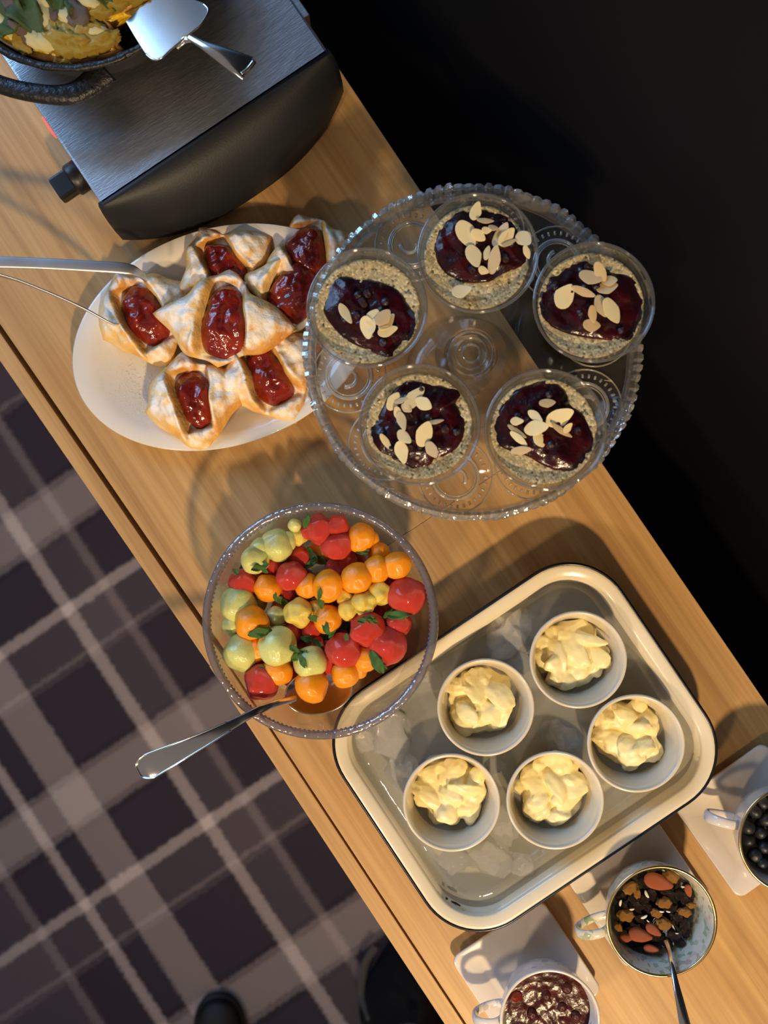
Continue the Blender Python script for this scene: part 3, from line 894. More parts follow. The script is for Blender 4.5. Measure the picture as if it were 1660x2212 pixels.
def pastry(px, py, tipdeg, La, Lb, z, tilt, label, seed, jamw=0.30, jaml=0.82, hgt=0.030):
    c = W(px, py, T + z + 0.015)
    t = thing('jam_pastry', label, 'pastry', (c.x, c.y, T + z), 0, 'jam pastries on the oval platter')
    rz = img_angle(px, py, T + z, tipdeg)
    t.rotation_euler = (Matrix.Rotation(tilt[0], 3, 'X') @ Matrix.Rotation(tilt[1], 3, 'Y') @ Matrix.Rotation(rz, 3, 'Z')).to_euler()
    n = 96
    out = []
    for k in range(n):
        a_ = 2 * PI * k / n
        p_ = 1.12
        r = 1.0 / ((abs(math.cos(a_)) / La) ** p_ + (abs(math.sin(a_)) / Lb) ** p_) ** (1 / p_)
        r *= 1 + 0.08 * math.sin(3 * a_ + seed) + 0.04 * math.sin(7 * a_ + 2 * seed) + 0.05 * noise.noise(Vector((math.cos(a_) * 2, math.sin(a_) * 2, seed)))
        out.append((r * math.cos(a_), r * math.sin(a_)))

    def jw(v, sgn):
        return jamw * (1 + 0.22 * math.sin(2.1 * v + seed * 1.7) + 0.16 * noise.noise(Vector((v * 2.2, seed, sgn * 3.0))) + 0.12 * sgn * math.sin(seed * 3))

    def h(x, y, tt):
        u, v = abs(x) / La, y / Lb
        sgn = 1.0 if x > 0 else -1.0
        e0 = jw(v, sgn)
        s = max(sstep(e0 - 0.07, e0 + 0.05, u), 0.55 * sstep(jaml - 0.06, jaml + 0.10, abs(v)))
        side = 1.0 + 0.14 * sgn * math.sin(seed * 5)
        flap = side * hgt * max(0.0, 1 - u * 0.95) ** 0.5 * (1 - 0.35 * abs(v) ** 1.6)
        z_ = 0.009 + s * flap
        crease = abs(math.sin(2.2 * (x * math.cos(seed) + y * math.sin(seed)) / Lb + seed))
        z_ -= s * 0.0035 * max(0.0, 1 - crease * 5) * (1 - tt)
        z_ += s * 0.0022 * math.sin(30 * (u - e0) + 2.5 * v + seed) * (1 - u)
        z_ += (0.0046 * nz(x, y, seed, 55) + 0.0022 * nz(x, y, seed + 5, 150)) * (0.5 + 0.5 * s)
        e = 1 - tt ** 7
        return 0.004 + (z_ - 0.004) * (0.30 + 0.70 * e)
    part('dough', *mound(out, 0.0, h, 34, 1, False, foot=0.95), M['pastry'], t)
    jo = []
    for k in range(56):
        a_ = 2 * PI * k / 56
        ex = 0.92
        y_ = jaml * Lb * math.copysign(abs(math.sin(a_)) ** ex, math.sin(a_))
        x_ = math.copysign(abs(math.cos(a_)) ** ex, math.cos(a_)) * La * (jw(y_ / Lb, 1.0 if math.cos(a_) > 0 else -1.0) + 0.02)
        jo.append((x_, y_ * (1 + 0.12 * noise.noise(Vector((math.cos(a_) * 2, math.sin(a_) * 2, seed + 9))))))
    part('jam_filling', *mound(jo, 0.006, lambda x, y, tt: 0.009 + (hgt * 0.56) * (1 - tt ** 4) * (1 - 0.35 * (y / Lb) ** 2) + 0.0042 * nz(x, y, seed, 60) + 0.0026 * nz(x, y, seed, 150), 22, 1, False), M['jam'], t)
    return t

pastry(310, 678, -30, 0.056, 0.056, 0.016, (0.05, 0.0), 'jam pastry held between the tips of the steel tongs', 1.0, 0.31, 0.60)
pastry(480, 572, -32, 0.058, 0.046, 0.014, (0.0, 0.0), 'jam pastry on the platter with glazed apricot coloured jam nearest the hotplate', 2.3, 0.35, 0.58)
pastry(672, 545, -18, 0.055, 0.042, 0.014, (0.0, 0.0), 'jam pastry on the platter reaching over the platter rim behind the cake stand', 3.7, 0.37, 0.72)
pastry(630, 628, 20, 0.050, 0.046, 0.020, (0.0, 0.0), 'jam pastry with lumpy glossy jam partly hidden under the chia glass rim', 4.9, 0.42, 0.74)
pastry(580, 804, -28, 0.064, 0.054, 0.012, (0.0, 0.0), 'jam pastry with a broad plain flap and deep red jam beside the cake stand rim', 6.1, 0.34, 0.66)
pastry(420, 862, -14, 0.060, 0.053, 0.017, (0.0, 0.0), 'jam pastry lying alone on the platter edge beside the spilled icing sugar', 7.4, 0.29, 0.58)
pastry(480, 690, 6, 0.074, 0.050, 0.034, (0.0, 0.0), 'largest jam pastry lying on top of the pile with a long pointed corner', 8.8, 0.27, 0.78, 0.030)

rn = random.Random(12)
crm = []
tet = ([(1, 0, -0.5), (-0.5, 0.87, -0.5), (-0.5, -0.87, -0.5), (0, 0, 0.9)], [(0, 2, 1), (0, 1, 3), (1, 2, 3), (2, 0, 3)])
for k in range(900):
    px_, py_ = rn.gauss(275, 62), rn.gauss(862, 48)
    q = W(px_, py_, T + 0.008)
    d = Matrix.Rotation(-pa, 2) @ Vector((q.x - plc.x, q.y - plc.y))
    e = math.hypot(d.x / A_, d.y / B_)
    if e > 0.90:
        continue
    zz = 0.0054 if e < 0.6 else (0.0054 + (e - 0.6) * 0.045 if e < 0.7 else 0.0099 + (e - 0.7) * 0.0545)
    r = rn.uniform(0.0003, 0.0006)
    crm.append(([(v[0] * r + q.x - plc.x, v[1] * r + q.y - plc.y, v[2] * r * 0.7 + zz) for v in tet[0]], tet[1]))
M['crumbs'] = mat_basic('sugar_crumbs', hx('#fbf4e2'), 0.6, var=hx('#f0e2bc'), vscale=90)
o = put('icing_sugar', mesh('icing_sugar', *join(*crm), M['crumbs'], False), (plc.x, plc.y, T))
tag(o, 'golden dusting of sugar crumbs spilled on the bare end of the white platter', 'sugar crumbs')
o['kind'] = 'stuff'

# tongs
tg0 = W(-60, 590, T + 0.10)
tg = thing('serving_tongs', 'steel serving tongs gripping a jam pastry', 'tongs', tuple(tg0))
up_arm = [W(-230, 572, T + 0.115) - tg0, W(-60, 566, T + 0.11) - tg0, W(60, 568, T + 0.100) - tg0, W(180, 574, T + 0.090) - tg0, W(270, 580, T + 0.080) - tg0, W(300, 590, T + 0.070) - tg0, W(318, 606, T + 0.054) - tg0]
part('arm', *sweep(catmull(up_arm, 7), [0.006, 0.0058, 0.0055, 0.0055, 0.0058, 0.004, 0.0022], [0.0012, 0.0012, 0.0012, 0.0012, 0.0014, 0.0012, 0.001], 12, power=3.0), M['steel_soft'], tg)
lo_arm = [W(-230, 580, T + 0.108) - tg0, W(-60, 585, T + 0.098) - tg0, W(20, 600, T + 0.090) - tg0, W(100, 630, T + 0.082) - tg0, W(180, 666, T + 0.070) - tg0, W(240, 698, T + 0.055) - tg0, W(262, 702, T + 0.046) - tg0]
part('arm', *sweep(catmull(lo_arm, 7), [0.0013, 0.0013, 0.0013, 0.0013, 0.0014, 0.0012, 0.001], [0.006, 0.0055, 0.005, 0.005, 0.005, 0.004, 0.003], 12, power=3.0), M['steel_soft'], tg)
part('hinge', *sweep([W(-255, 576, T + 0.112) - tg0, W(-222, 576, T + 0.111) - tg0], 0.008, 0.006, 14, power=3), M['steel_soft'], tg)

# ------------------------------------------------------------------ glass cake stand
SZ = 0.105                       # plate surface above the table
scn = W(1021, 757, T + SZ + 0.012)
st = thing('cake_stand', 'clear pressed glass cake stand with a cut rim, holding five chia puddings', 'cake stand', (scn.x, scn.y, T))
RS = 371 * (0.97 - SZ - 0.012) / 2000.0
part('plate', *lathe([(0, SZ - 0.006), (RS * 0.5, SZ - 0.006), (RS * 0.92, SZ - 0.004), (RS * 0.93, SZ), (RS * 0.5, SZ - 0.001), (0, SZ - 0.001)], 120), M['glass_stand'], st)
nb = 104
rblk = random.Random(21)
amp = [rblk.uniform(0.4, 1.5) for _ in range(nb)]
skew = [rblk.uniform(-1, 1) for _ in range(nb)]
V, Fc = [], []
CS = [(0.926, -0.005), (0.986, -0.003), (0.996, 0.004), (0.990, 0.0110), (0.966, 0.0125), (0.944, 0.0090), (0.929, 0.001)]
for b_ in range(nb):
    for sub_ in range(4):
        a = 2 * PI * (b_ + (0.04, 0.30, 0.70, 0.96)[sub_]) / nb
        up_ = sub_ in (1, 2)
        for i, (rr, zz) in enumerate(CS):
            dz = (0.0013 * amp[b_] + (0.0007 * skew[b_] * (1 if sub_ == 1 else -1))) * (1 if up_ else -1) if i in (3, 4, 5) else 0
            dr = (0.0006 if up_ else -0.0006) * amp[b_] + 0.0006 * math.sin(18 * a) if i in (2, 3) else 0
            V.append(((RS * rr + dr) * math.cos(a), (RS * rr + dr) * math.sin(a), SZ + zz + dz))
nc = len(CS)
for q in range(nb * 4):
    q2 = (q + 1) % (nb * 4)
    for i in range(nc):
        i2 = (i + 1) % nc
        Fc.append((q * nc + i, q2 * nc + i, q2 * nc + i2, q * nc + i2))
part('cut_rim', V, Fc, M['glass_cut'], st, False)
def scal(i, a):
    return (0.0022 * abs(math.sin(9 * a)) - 0.001 if i in (1, 2, 3) else 0, -0.004 * abs(math.sin(9 * a)) if i in (1, 2, 3) else 0)
part('skirt', *lathe([(RS * 0.955, SZ - 0.003), (RS * 0.985, SZ - 0.024), (RS * 0.990, SZ - 0.0255), (RS * 0.978, SZ - 0.026), (RS * 0.945, SZ - 0.005), (RS * 0.955, SZ - 0.003)], 180, wob=scal), M['glass_ring'], st)
part('stem', *lathe([(0, SZ - 0.006), (0.034, SZ - 0.006), (0.024, SZ - 0.016), (0.0165, SZ - 0.035), (0.0150, SZ - 0.06), (0.020, 0.028), (0.028, 0.018), (0.0, 0.018)], 48), M['glass_stand'], st)
part('foot', *lathe([(0, 0.016), (0.028, 0.018), (0.048, 0.010), (0.060, 0.003), (0.061, 0.0), (0.057, 0.0), (0.046, 0.006), (0.0, 0.010)], 64), M['glass_stand'], st)
for r0, hh in ((0.0205, 0.0018), (0.0150, 0.001), (0.0085, 0.001)):
    part('centre_ring', *sweep([(r0 * math.cos(2 * PI * k / 40), r0 * math.sin(2 * PI * k / 40), SZ - 0.001) for k in range(40)], 0.0013, hh, 8, closed=True), M['glass_ring'], st)
for k in range(10):
    a = 2 * PI * (k + 0.35) / 10
    cx, cy = 0.117 * math.cos(a), 0.117 * math.sin(a)
    parts_ = [sweep([(cx + r_ * math.cos(2 * PI * j / 36), cy + r_ * math.sin(2 * PI * j / 36), SZ + 0.0005) for j in range(36)], w_, 0.0013, 8, closed=True) for r_, w_ in ((0.0215, 0.0017), (0.0185, 0.0007), (0.0345, 0.0008))]
    for j in range(30):
        b_ = 2 * PI * j / 30
        parts_.append(sweep([(cx + 0.0265 * math.cos(b_), cy + 0.0265 * math.sin(b_), SZ + 0.0006), (cx + 0.0300 * math.cos(b_), cy + 0.0300 * math.sin(b_), SZ + 0.0006)], 0.0011, 0.0013, 6))
    sc_ = [(cx + 0.011 * (1 - j / 22) * math.cos(a + 1 + j * 0.23) , cy + 0.011 * (1 - j / 22) * math.sin(a + 1 + j * 0.23), SZ + 0.0005) for j in range(16)]
    parts_.append(sweep(sc_, [0.0022, 0.0008], 0.0014, 6))
    part('pressed_medallion', *join(*parts_), M['glass_ring'], st)

# ------------------------------------------------------------------ chia pudding glasses
GH = 0.066
GZ = T + SZ - 0.0005
def glass_mesh():
    R = 0.0522
    prof = [(0, 0.0), (0.031, 0.0), (0.034, 0.003), (0.0405, 0.020), (0.0465, 0.042), (0.0508, 0.060), (R, GH - 0.001), (R - 0.0012, GH + 0.0004), (R - 0.0024, GH - 0.001), (0.0485, 0.060), (0.0442, 0.042), (0.0380, 0.020), (0.032, 0.008), (0, 0.007)]
    return mesh('dessert_glass', *lathe(prof, 80), M['glass_cup'])
GM = glass_mesh()
def glass_rim_mesh():
    return mesh('glass_rim', *sweep([(0.0518 * math.cos(2 * PI * k / 80), 0.0518 * math.sin(2 * PI * k / 80), GH - 0.001) for k in range(80)], 0.0013, 0.0016, 8, closed=True), M['glass_lip'])
GRM = glass_rim_mesh()
PUDZ = 0.054
PUD = lathe([(0, 0.0075), (0.0315, 0.0082), (0.0378, 0.0203), (0.0438, 0.042), (0.0462, 0.0515), (0.0465, 0.053), (0.044, 0.0532), (0.036, 0.0526), (0.026, 0.0522), (0.014, 0.0521), (0, 0.052)], 72)

def flake_mesh(seed, mat):
    V, Fc = [], []
    n = 20
    rings = []
    for zz, s in ((-0.06, 0.93), (-0.05, 1.0), (0.05, 1.0), (0.06, 0.93)):
        ring = []
        for k in range(n):
            a_ = 2 * PI * k / n
            x = math.cos(a_) * s
            y = math.sin(a_) * 0.58 * s * (1 - 0.38 * max(0, x)) * (1 + 0.07 * math.sin(3 * a_ + seed))
            ring.append((x, y, zz + 0.28 * x * x * (0.6 + 0.4 * math.sin(seed)) + 0.25 * y * math.sin(seed * 2.1)))
        rings.append(ring)
    return mesh('almond_flake', *loft(rings), mat)
FL = [flake_mesh(s, M['almond_pale']) for s in (0.4, 1.7, 2.9, 4.4)] + [flake_mesh(s, M['almond_skin']) for s in (5.6,)]

GLASSES = [
    # rim centre px, outline of the compote px, flakes (zoom origin, zoom scale, list), where
    ((1033, 546), [(968, 470), (1000, 455), (1040, 452), (1085, 455), (1112, 475), (1120, 505), (1138, 530), (1147, 560), (1120, 578), (1085, 592), (1060, 608), (1010, 610), (970, 595), (945, 565), (937, 530), (948, 500)],
     (900, 400, 5.533), [(710, 310, 220, 130, -70), (825, 425, 200, 70, 0), (600, 590, 340, 220, 60), (740, 600, 190, 130, 30), (1010, 590, 300, 150, -60), (1080, 620, 250, 150, -50), (1110, 690, 200, 60, -30), (685, 850, 270, 180, 70), (845, 810, 180, 80, -75), (930, 890, 330, 140, -80), (800, 1020, 130, 90, 20), (545, 1250, 230, 160, -15), (1350, 620, 200, 190, 45), (1320, 800, 160, 80, 70), (920, 510, 120, 80, 10), (840, 540, 120, 80, 0)],
     'nearest the hotplate'),
    ((793, 664), [(702, 640), (715, 605), (745, 597), (790, 602), (830, 612), (868, 632), (885, 660), (905, 690), (905, 735), (880, 770), (845, 780), (800, 758), (750, 735), (715, 700), (699, 670)],
     (660, 380, 5.53), [(480, 1650, 270, 110, 60), (740, 1810, 260, 170, 80), (810, 1690, 210, 160, -60), (930, 1690, 230, 160, -50), (975, 1750, 260, 130, -50), (980, 1850, 240, 130, -20), (800, 1800, 180, 90, -75)],
     'beside the oval platter'),
    ((1284, 652), [(1165, 610), (1185, 575), (1225, 568), (1265, 562), (1300, 575), (1345, 590), (1375, 610), (1393, 650), (1388, 700), (1360, 738), (1320, 735), (1270, 730), (1220, 718), (1180, 695), (1163, 655)],
     (640, 370, 2.075), [(1205, 560, 112, 84, -60), (1290, 540, 110, 36, 20), (1320, 475, 100, 64, 20), (1365, 450, 90, 48, 60), (1395, 520, 90, 60, -10), (1370, 605, 100, 60, 70), (1415, 625, 118, 72, 60), (1330, 640, 74, 40, 80), (1325, 690, 80, 56, 0), (1405, 490, 66, 50, 0)],
     'overhanging towards the black wall'),
    ((907, 917), [(815, 905), (830, 870), (868, 828), (910, 822), (950, 832), (985, 828), (1000, 850), (985, 872), (1003, 905), (1005, 940), (985, 970), (950, 990), (905, 1015), (870, 1000), (825, 985), (800, 945), (800, 918)],
     (760, 780, 5.533), [(500, 480, 230, 140, -60), (590, 470, 150, 74, -20), (560, 640, 190, 90, 70), (600, 720, 230, 110, 75), (750, 440, 330, 160, -50), (860, 510, 210, 150, 30), (660, 560, 140, 100, 40), (630, 910, 200, 130, 45), (600, 1090, 260, 150, 75), (410, 970, 230, 80, 55), (870, 870, 300, 190, -70), (960, 1060, 210, 130, 60), (1000, 725, 200, 60, -10)],
     'nearest the fruit bowl'),
    ((1180, 928), [(1062, 920), (1080, 885), (1105, 850), (1150, 828), (1190, 822), (1220, 840), (1235, 872), (1265, 900), (1282, 935), (1275, 985), (1250, 1012), (1210, 1018), (1175, 1005), (1140, 985), (1105, 975), (1070, 955)],
     (1100, 720, 5.1875), [(430, 780, 180, 100, -5), (570, 940, 310, 190, -25), (300, 930, 190, 90, 40), (310, 1060, 260, 160, -10), (340, 1190, 180, 130, 60), (590, 1090, 270, 70, 30), (660, 1060, 130, 80, -50), (90, 985, 140, 90, 0), (90, 1100, 240, 70, 35), (110, 1180, 230, 80, 40), (140, 1310, 220, 90, -5)],
     'nearest the enamel tray'),
]
for gi, (rim, outl, zoom, flakes, where) in enumerate(GLASSES):
    gp = W(rim[0], rim[1], GZ + GH)
    g = thing('dessert_glass', 'clear tumbler of chia pudding on the cake stand, ' + where, 'glass', (gp.x, gp.y, GZ), 0, 'dessert glasses on the cake stand')
    put('glass_wall', GM, parent=g)
    put('glass_lip', GRM, parent=g)
    pud = put('chia_pudding', None, (gp.x, gp.y, GZ))
    pud.empty_display_size = 0.02
    tag(pud, 'speckled chia pudding under dark berry compote in the tumbler ' + where, 'pudding', 'chia puddings in the glasses')
    pv = [(x, y, z + (0.0010 * nz(x, y, gi * 3.1, 90) + 0.0012 * nz(x, y, gi, 300) if z > 0.05 else 0)) for x, y, z in PUD[0]]
    part('pudding_body', pv, PUD[1], M['chia'], pud)
    cz = GZ + PUDZ
    lim = 0.0455
    P = []
    for q in pxo(outl, cz):
        d = Vector((q.x - gp.x, q.y - gp.y))
        if d.length > lim:
            d *= lim / d.length
        P.append((d.x, d.y))
    def ch(x, y, tt, gi=gi):
        return 0.0525 + 0.0060 * (1 - tt ** 4) + 0.0028 * nz(x, y, gi * 7.7, 80) + 0.0014 * nz(x, y, gi, 210)
    part('compote', *mound(P, 0.0515, ch, 18, 4), M['compote'], pud)
    rnd = random.Random(gi * 13 + 5)
    cxy = Vector((sum(p[0] for p in P) / len(P), sum(p[1] for p in P) / len(P)))
    for k in range(11):
        q = P[rnd.randrange(len(P))]
        u = rnd.uniform(0.15, 0.8)
        x, y = cxy.x + (q[0] - cxy.x) * u, cxy.y + (q[1] - cxy.y) * u
        o = put('berry', mesh('berry', *ico(2, lambda v: v * (1 + 0.12 * noise.noise(v * 2 + Vector((k, 0, 0))))), M['berry'] if k % 3 else M['compote']), (x, y, 0.0565 + rnd.uniform(0, 0.001)), (rnd.random() * 3, 0, rnd.random() * 3), (rnd.uniform(0.0032, 0.0046),) * 3, pud)
    ox, oy, s = zoom
    for k, (x, y, L, w_, ang) in enumerate(flakes):
        px_, py_ = ox + x / s, oy + y / s
        zz = GZ + 0.0605 + 0.0011 * (k % 4)
        p = W(px_, py_, zz)
        d = Vector((p.x - gp.x, p.y - gp.y))
        if d.length > 0.043:
            d *= 0.043 / d.length
            p.x, p.y = gp.x + d.x, gp.y + d.y
        mpp = (CZ - zz) / F_PX
        hl2 = L / s / 2 * mpp
        wr = (w_ / 2 / s * mpp) / 0.58
        tl = rnd.uniform(-0.30, 0.30), rnd.uniform(-0.28, 0.28)
        if gi == 0 and k == 11:
            zz -= 0.004
        o = put('almond_flake', FL[(k + gi) % 5 if w_ > 70 else 4], (p.x, p.y, zz), (tl[0], tl[1], img_angle(px_, py_, zz, ang)), (hl2 * 1.08, wr * 1.08, 0.0052))
        tag(o, 'pale toasted almond flake on the berry compote in the tumbler ' + where, 'almond flake', 'almond flakes in the tumbler ' + where)

# ------------------------------------------------------------------ fruit bowl
BH = 0.098
bp_ = W(692, 1340, T + BH)
RB = 255 * (0.97 - BH) / 2000.0
bowl = thing('glass_bowl', 'large clear glass bowl with a beaded grey rim, full of melon balls', 'bowl', (bp_.x, bp_.y, T))
Ri = [(0, 0.007), (0.035, 0.008), (0.060, 0.017), (0.083, 0.037), (0.0975, 0.062), (0.1045, 0.085), (RB - 0.006, BH)]
Ro = [(RB - 0.0015, BH), (0.1075, 0.085), (0.1008, 0.061), (0.0865, 0.0345), (0.063, 0.0135), (0.045, 0.005), (0.044, 0.0), (0.036, 0.0), (0.030, 0.004), (0, 0.004)]
part('bowl_wall', *lathe(Ri + Ro, 110), M['glass_bowl'], bowl)
part('rim_band', *sweep([((RB - 0.0038) * math.cos(2 * PI * k / 140), (RB - 0.0038) * math.sin(2 * PI * k / 140), BH) for k in range(140)], 0.0040, 0.0034, 10, closed=True), M['glass_rim'], bowl)
bd = ico(1)
nbd = 150
beads = join(*[([(v.x * 0.0016 + (RB - 0.0072) * math.cos(2 * PI * k / nbd), v.y * 0.0016 + (RB - 0.0072) * math.sin(2 * PI * k / nbd), v.z * 0.0016 + BH - 0.001) for v in bd[0]], bd[1]) for k in range(nbd)])
part('rim_beading', *beads, M['glass_rim'], bowl)

def melon(seed, mat, cuts, lump):
    rg = random.Random(int(seed * 100))
    cs = []
    for c_ in range(cuts):
        n_ = Vector((rg.uniform(-1, 1), rg.uniform(-1, 1), rg.uniform(-0.4, 1))).normalized()
        cs.append((n_, rg.uniform(0.76, 0.94)))
    def fn(v):
        q = v * (1 + lump * noise.noise(v * 1.3 + Vector((seed, 0, 0))) + 0.025 * noise.noise(v * 4.5 + Vector((seed, 0, 0))))
        for n_, d_ in cs:
            e_ = q.dot(n_) - d_
            if e_ > 0:
                q -= n_ * (e_ * 0.62)
        return q
    return mesh('melon_ball', *ico(4, fn), mat)
MB = {}
for key, mk_, lump in (('R', 'melon_red', 0.14), ('O', 'melon_orange', 0.08), ('G', 'melon_green', 0.10), ('Y', 'melon_yellow', 0.24)):
    MB[key] = [melon(1.0 + lump, M[mk_], 1, lump), melon(2.7 + lump, M[mk_], 2, lump), melon(5.2 + lump, M[mk_], 0, lump), melon(8.1 + lump, M[mk_], 1, lump * 1.5)]
FR = [('G', 490, 240, 100, 1), ('G', 545, 330, 95, 2), ('G', 395, 420, 88, 3), ('G', 605, 300, 62, 1), ('G', 655, 195, 42, 2), ('G', 395, 310, 70, 2), ('Y', 680, 270, 55, 0),
      ('R', 820, 190, 92, 1), ('R', 930, 200, 72, 2), ('R', 935, 325, 92, 2), ('R', 745, 240, 50, 1), ('O', 1105, 235, 92, 1), ('O', 1150, 290, 55, 0),
      ('R', 690, 410, 78, -2), ('R', 520, 470, 66, -2), ('R', 925, 470, 66, -3), ('G', 232, 705, 112, 1), ('R', 310, 570, 92, 0), ('R', 635, 530, 95, 2),
      ('O', 480, 605, 86, 1), ('O', 735, 592, 78, 2), ('O', 872, 592, 100, 4), ('O', 1060, 540, 96, 4), ('O', 1190, 480, 84, 3), ('O', 1350, 438, 88, 3), ('O', 1205, 375, 66, 0),
      ('Y', 1010, 745, 66, 3), ('Y', 1110, 700, 76, 4), ('Y', 1205, 640, 76, 3), ('Y', 985, 668, 52, 2), ('Y', 680, 765, 88, 3), ('G', 530, 790, 66, 0), ('O', 375, 830, 108, 4), ('O', 872, 810, 92, 2),
      ('G', 205, 850, 74, 0), ('G', 260, 1048, 108, 3), ('G', 540, 982, 116, 5), ('G', 755, 1090, 104, 3), ('O', 410, 1005, 78, 2), ('O', 540, 1150, 90, 3), ('O', 768, 1240, 104, 3), ('O', 985, 1160, 90, 2), ('O', 1110, 1065, 84, 2),
      ('R', 310, 930, 62, -2), ('R', 640, 900, 68, -1), ('R', 760, 880, 66, -1), ('R', 975, 1010, 112, 3), ('R', 1130, 868, 102, 4), ('R', 1250, 982, 122, 3), ('R', 1390, 655, 112, 3), ('R', 1330, 830, 84, 1), ('R', 410, 1250, 112, 3), ('R', 400, 1118, 66, 0), ('R', 870, 1100, 66, 0), ('R', 790, 970, 58, -1),
      ('R', 1000, 430, 60, -1), ('R', 600, 640, 70, -3), ('Y', 800, 740, 60, 0), ('O', 1060, 1130, 66, 1), ('R', 1280, 560, 60, -2), ('R', 690, 1010, 60, -2)]
KIND = {'R': ('red watermelon ball in the glass bowl of fruit salad', 'watermelon balls in the glass bowl'),
        'O': ('orange cantaloupe melon ball in the glass bowl of fruit salad', 'cantaloupe balls in the glass bowl'),
        'G': ('pale green honeydew melon ball in the glass bowl of fruit salad', 'honeydew balls in the glass bowl'),
        'Y': ('pale yellow melon chunk in the glass bowl of fruit salad', 'yellow melon chunks in the glass bowl')}
SURF = []
def sector(dx, dy, names):
    a_ = math.atan2(dy, dx)
    return min(names, key=lambda q: abs((a_ - math.radians(q[0]) + PI) % (2 * PI) - PI))[1]
FSEC = [(27, 'facing the cake stand'), (85, 'facing the oval platter'), (-67, 'facing the enamel tray'), (180, 'facing the carpet')]
FNAME = {'R': 'red watermelon ball', 'O': 'orange cantaloupe ball', 'G': 'pale green honeydew ball', 'Y': 'pale yellow melon chunk'}
def bowl_r(z):
    for (r0, z0), (r1, z1) in zip(Ri, Ri[1:]):
        if z0 <= z <= z1:
            return r0 + (r1 - r0) * (z - z0) / (z1 - z0)
    return RB - 0.006 if z > BH else 0.03
def add_fruit(kind, x, y, z, r, k, rot=None):
    # keep inside the bowl wall
    d = Vector((x - bp_.x, y - bp_.y))
    lim = bowl_r(z) - r * 0.92
    if d.length > lim:
        d *= lim / d.length
        x, y = bp_.x + d.x, bp_.y + d.y
    rn = random.Random(k * 31 + 7)
    o = put('melon_ball', MB[kind][k % 4], (x, y, T + z), rot or (rn.uniform(-1.5, 1.5), rn.uniform(-1.0, 1.0), rn.uniform(0, 6.28)), (r, r * rn.uniform(0.93, 1.05), r * rn.uniform(0.9, 1.0)))
    if z < 0.05:
        where = 'deep in the glass bowl under other fruit'
    elif math.hypot(x - bp_.x, y - bp_.y) < 0.036:
        where = 'in the middle of the fruit salad'
    else:
        where = 'on the side of the glass bowl ' + sector(x - bp_.x, y - bp_.y, FSEC)
    if k == 40:
        where = 'sitting in the hollow of the serving spoon'
    tag(o, FNAME[kind] + ' ' + where, 'fruit', KIND[kind][1])
    SURF.append((x, y, z, r))
for k, (kd, x, y, r, lv) in enumerate(FR):
    px_, py_ = 420 + x / 3.018, 1070 + y / 3.018
    rr = r / 3.018 * 0.89 / 2000.0 * 1.11
    z = 0.066 + lv * 0.0032
    p = W(px_, py_, T + z)
    add_fruit(kd, p.x, p.y, z, rr, k)
rf = random.Random(3)
kk = 200
for zl, rad, cnt in ((0.0245, 0.030, 6), (0.046, 0.032, 6), (0.046, 0.064, 13), (0.0235, 0.0, 1), (0.046, 0.0, 1)):
    for j in range(cnt):
        a = 2 * PI * j / cnt + zl * 30
        if rad > 0.05:
            wv = Vector((math.cos(a), math.sin(a)))
            pz = W(850, 1520, T) - bp_
            if wv.dot(Vector((pz.x, pz.y)).normalized()) > 0.62:
                continue
        add_fruit('RORGRO'[(j + cnt) % 6], bp_.x + rad * math.cos(a) - 0.006, bp_.y + rad * math.sin(a) + 0.006, zl, 0.0150, kk)
        kk += 1

MINT = [leafmesh(s, M['mint'], 'mint_leaf') for s in (0.7, 2.2, 3.9)]
def top_at(x, y):
    z = 0.05
    for (fx, fy, fz, r) in SURF:
        d2 = (fx - x) ** 2 + (fy - y) ** 2
        if d2 < r * r:
            z = max(z, fz + math.sqrt(r * r - d2) * 0.95)
    return z
for k, (x, y, L, ang) in enumerate([(770, 390, 110, 60), (830, 420, 90, 30), (575, 690, 110, 40), (825, 690, 90, 80), (430, 893, 140, -10), (790, 805, 90, 20), (862, 860, 100, 60), (985, 850, 80, -30), (1120, 810, 100, -15), (1345, 775, 150, -8), (1265, 770, 80, -40), (685, 1040, 110, -30), (710, 1080, 90, 60), (740, 935, 90, 10), (862, 935, 90, 90), (1190, 1085, 150, 60), (285, 465, 90, 100), (430, 465, 110, -20), (755, 105, 70, 20), (735, 175, 100, 100), (1100, 368, 80, -10), (300, 1185, 60, 60), (440, 1122, 60, 0), (995, 930, 60, 80), (530, 660, 60, 80), (650, 1000, 80, 20), (820, 640, 70, 100), (760, 445, 90, -40), (1010, 875, 80, 50), (1160, 820, 70, 10), (1300, 745, 90, 30), (900, 900, 70, -60), (800, 960, 80, 30), (1215, 1110, 90, 20), (270, 500, 70, 40), (745, 140, 70, 70), (455, 480, 70, 40)]):
    px_, py_ = 420 + x / 3.018, 1070 + y / 3.018
    p = W(px_, py_, T + 0.08)
    p = W(px_, py_, T + top_at(p.x, p.y))
    z = top_at(p.x, p.y)
    p = W(px_, py_, T + z)
    d = Vector((p.x - bp_.x, p.y - bp_.y))
    if d.length > 0.094:
        d *= 0.094 / d.length
        p.x, p.y = bp_.x + d.x, bp_.y + d.y
    s = L / 3.018 / 2 * 0.89 / 2000 * 1.15
    o = put('mint_leaf', MINT[k % 3], (p.x, p.y, T + z + s * 0.12 + 0.0012), (random.uniform(-0.3, 0.3), random.uniform(-0.3, 0.3), img_angle(px_, py_, T + z, ang)), (s, s * 0.72, s * 0.6))
    tag(o, 'torn dark green mint leaf lying on the melon balls, ' + ('mid bowl' if d.length < 0.036 else sector(d.x, d.y, FSEC)), 'mint leaf', 'torn mint leaves in the fruit salad')

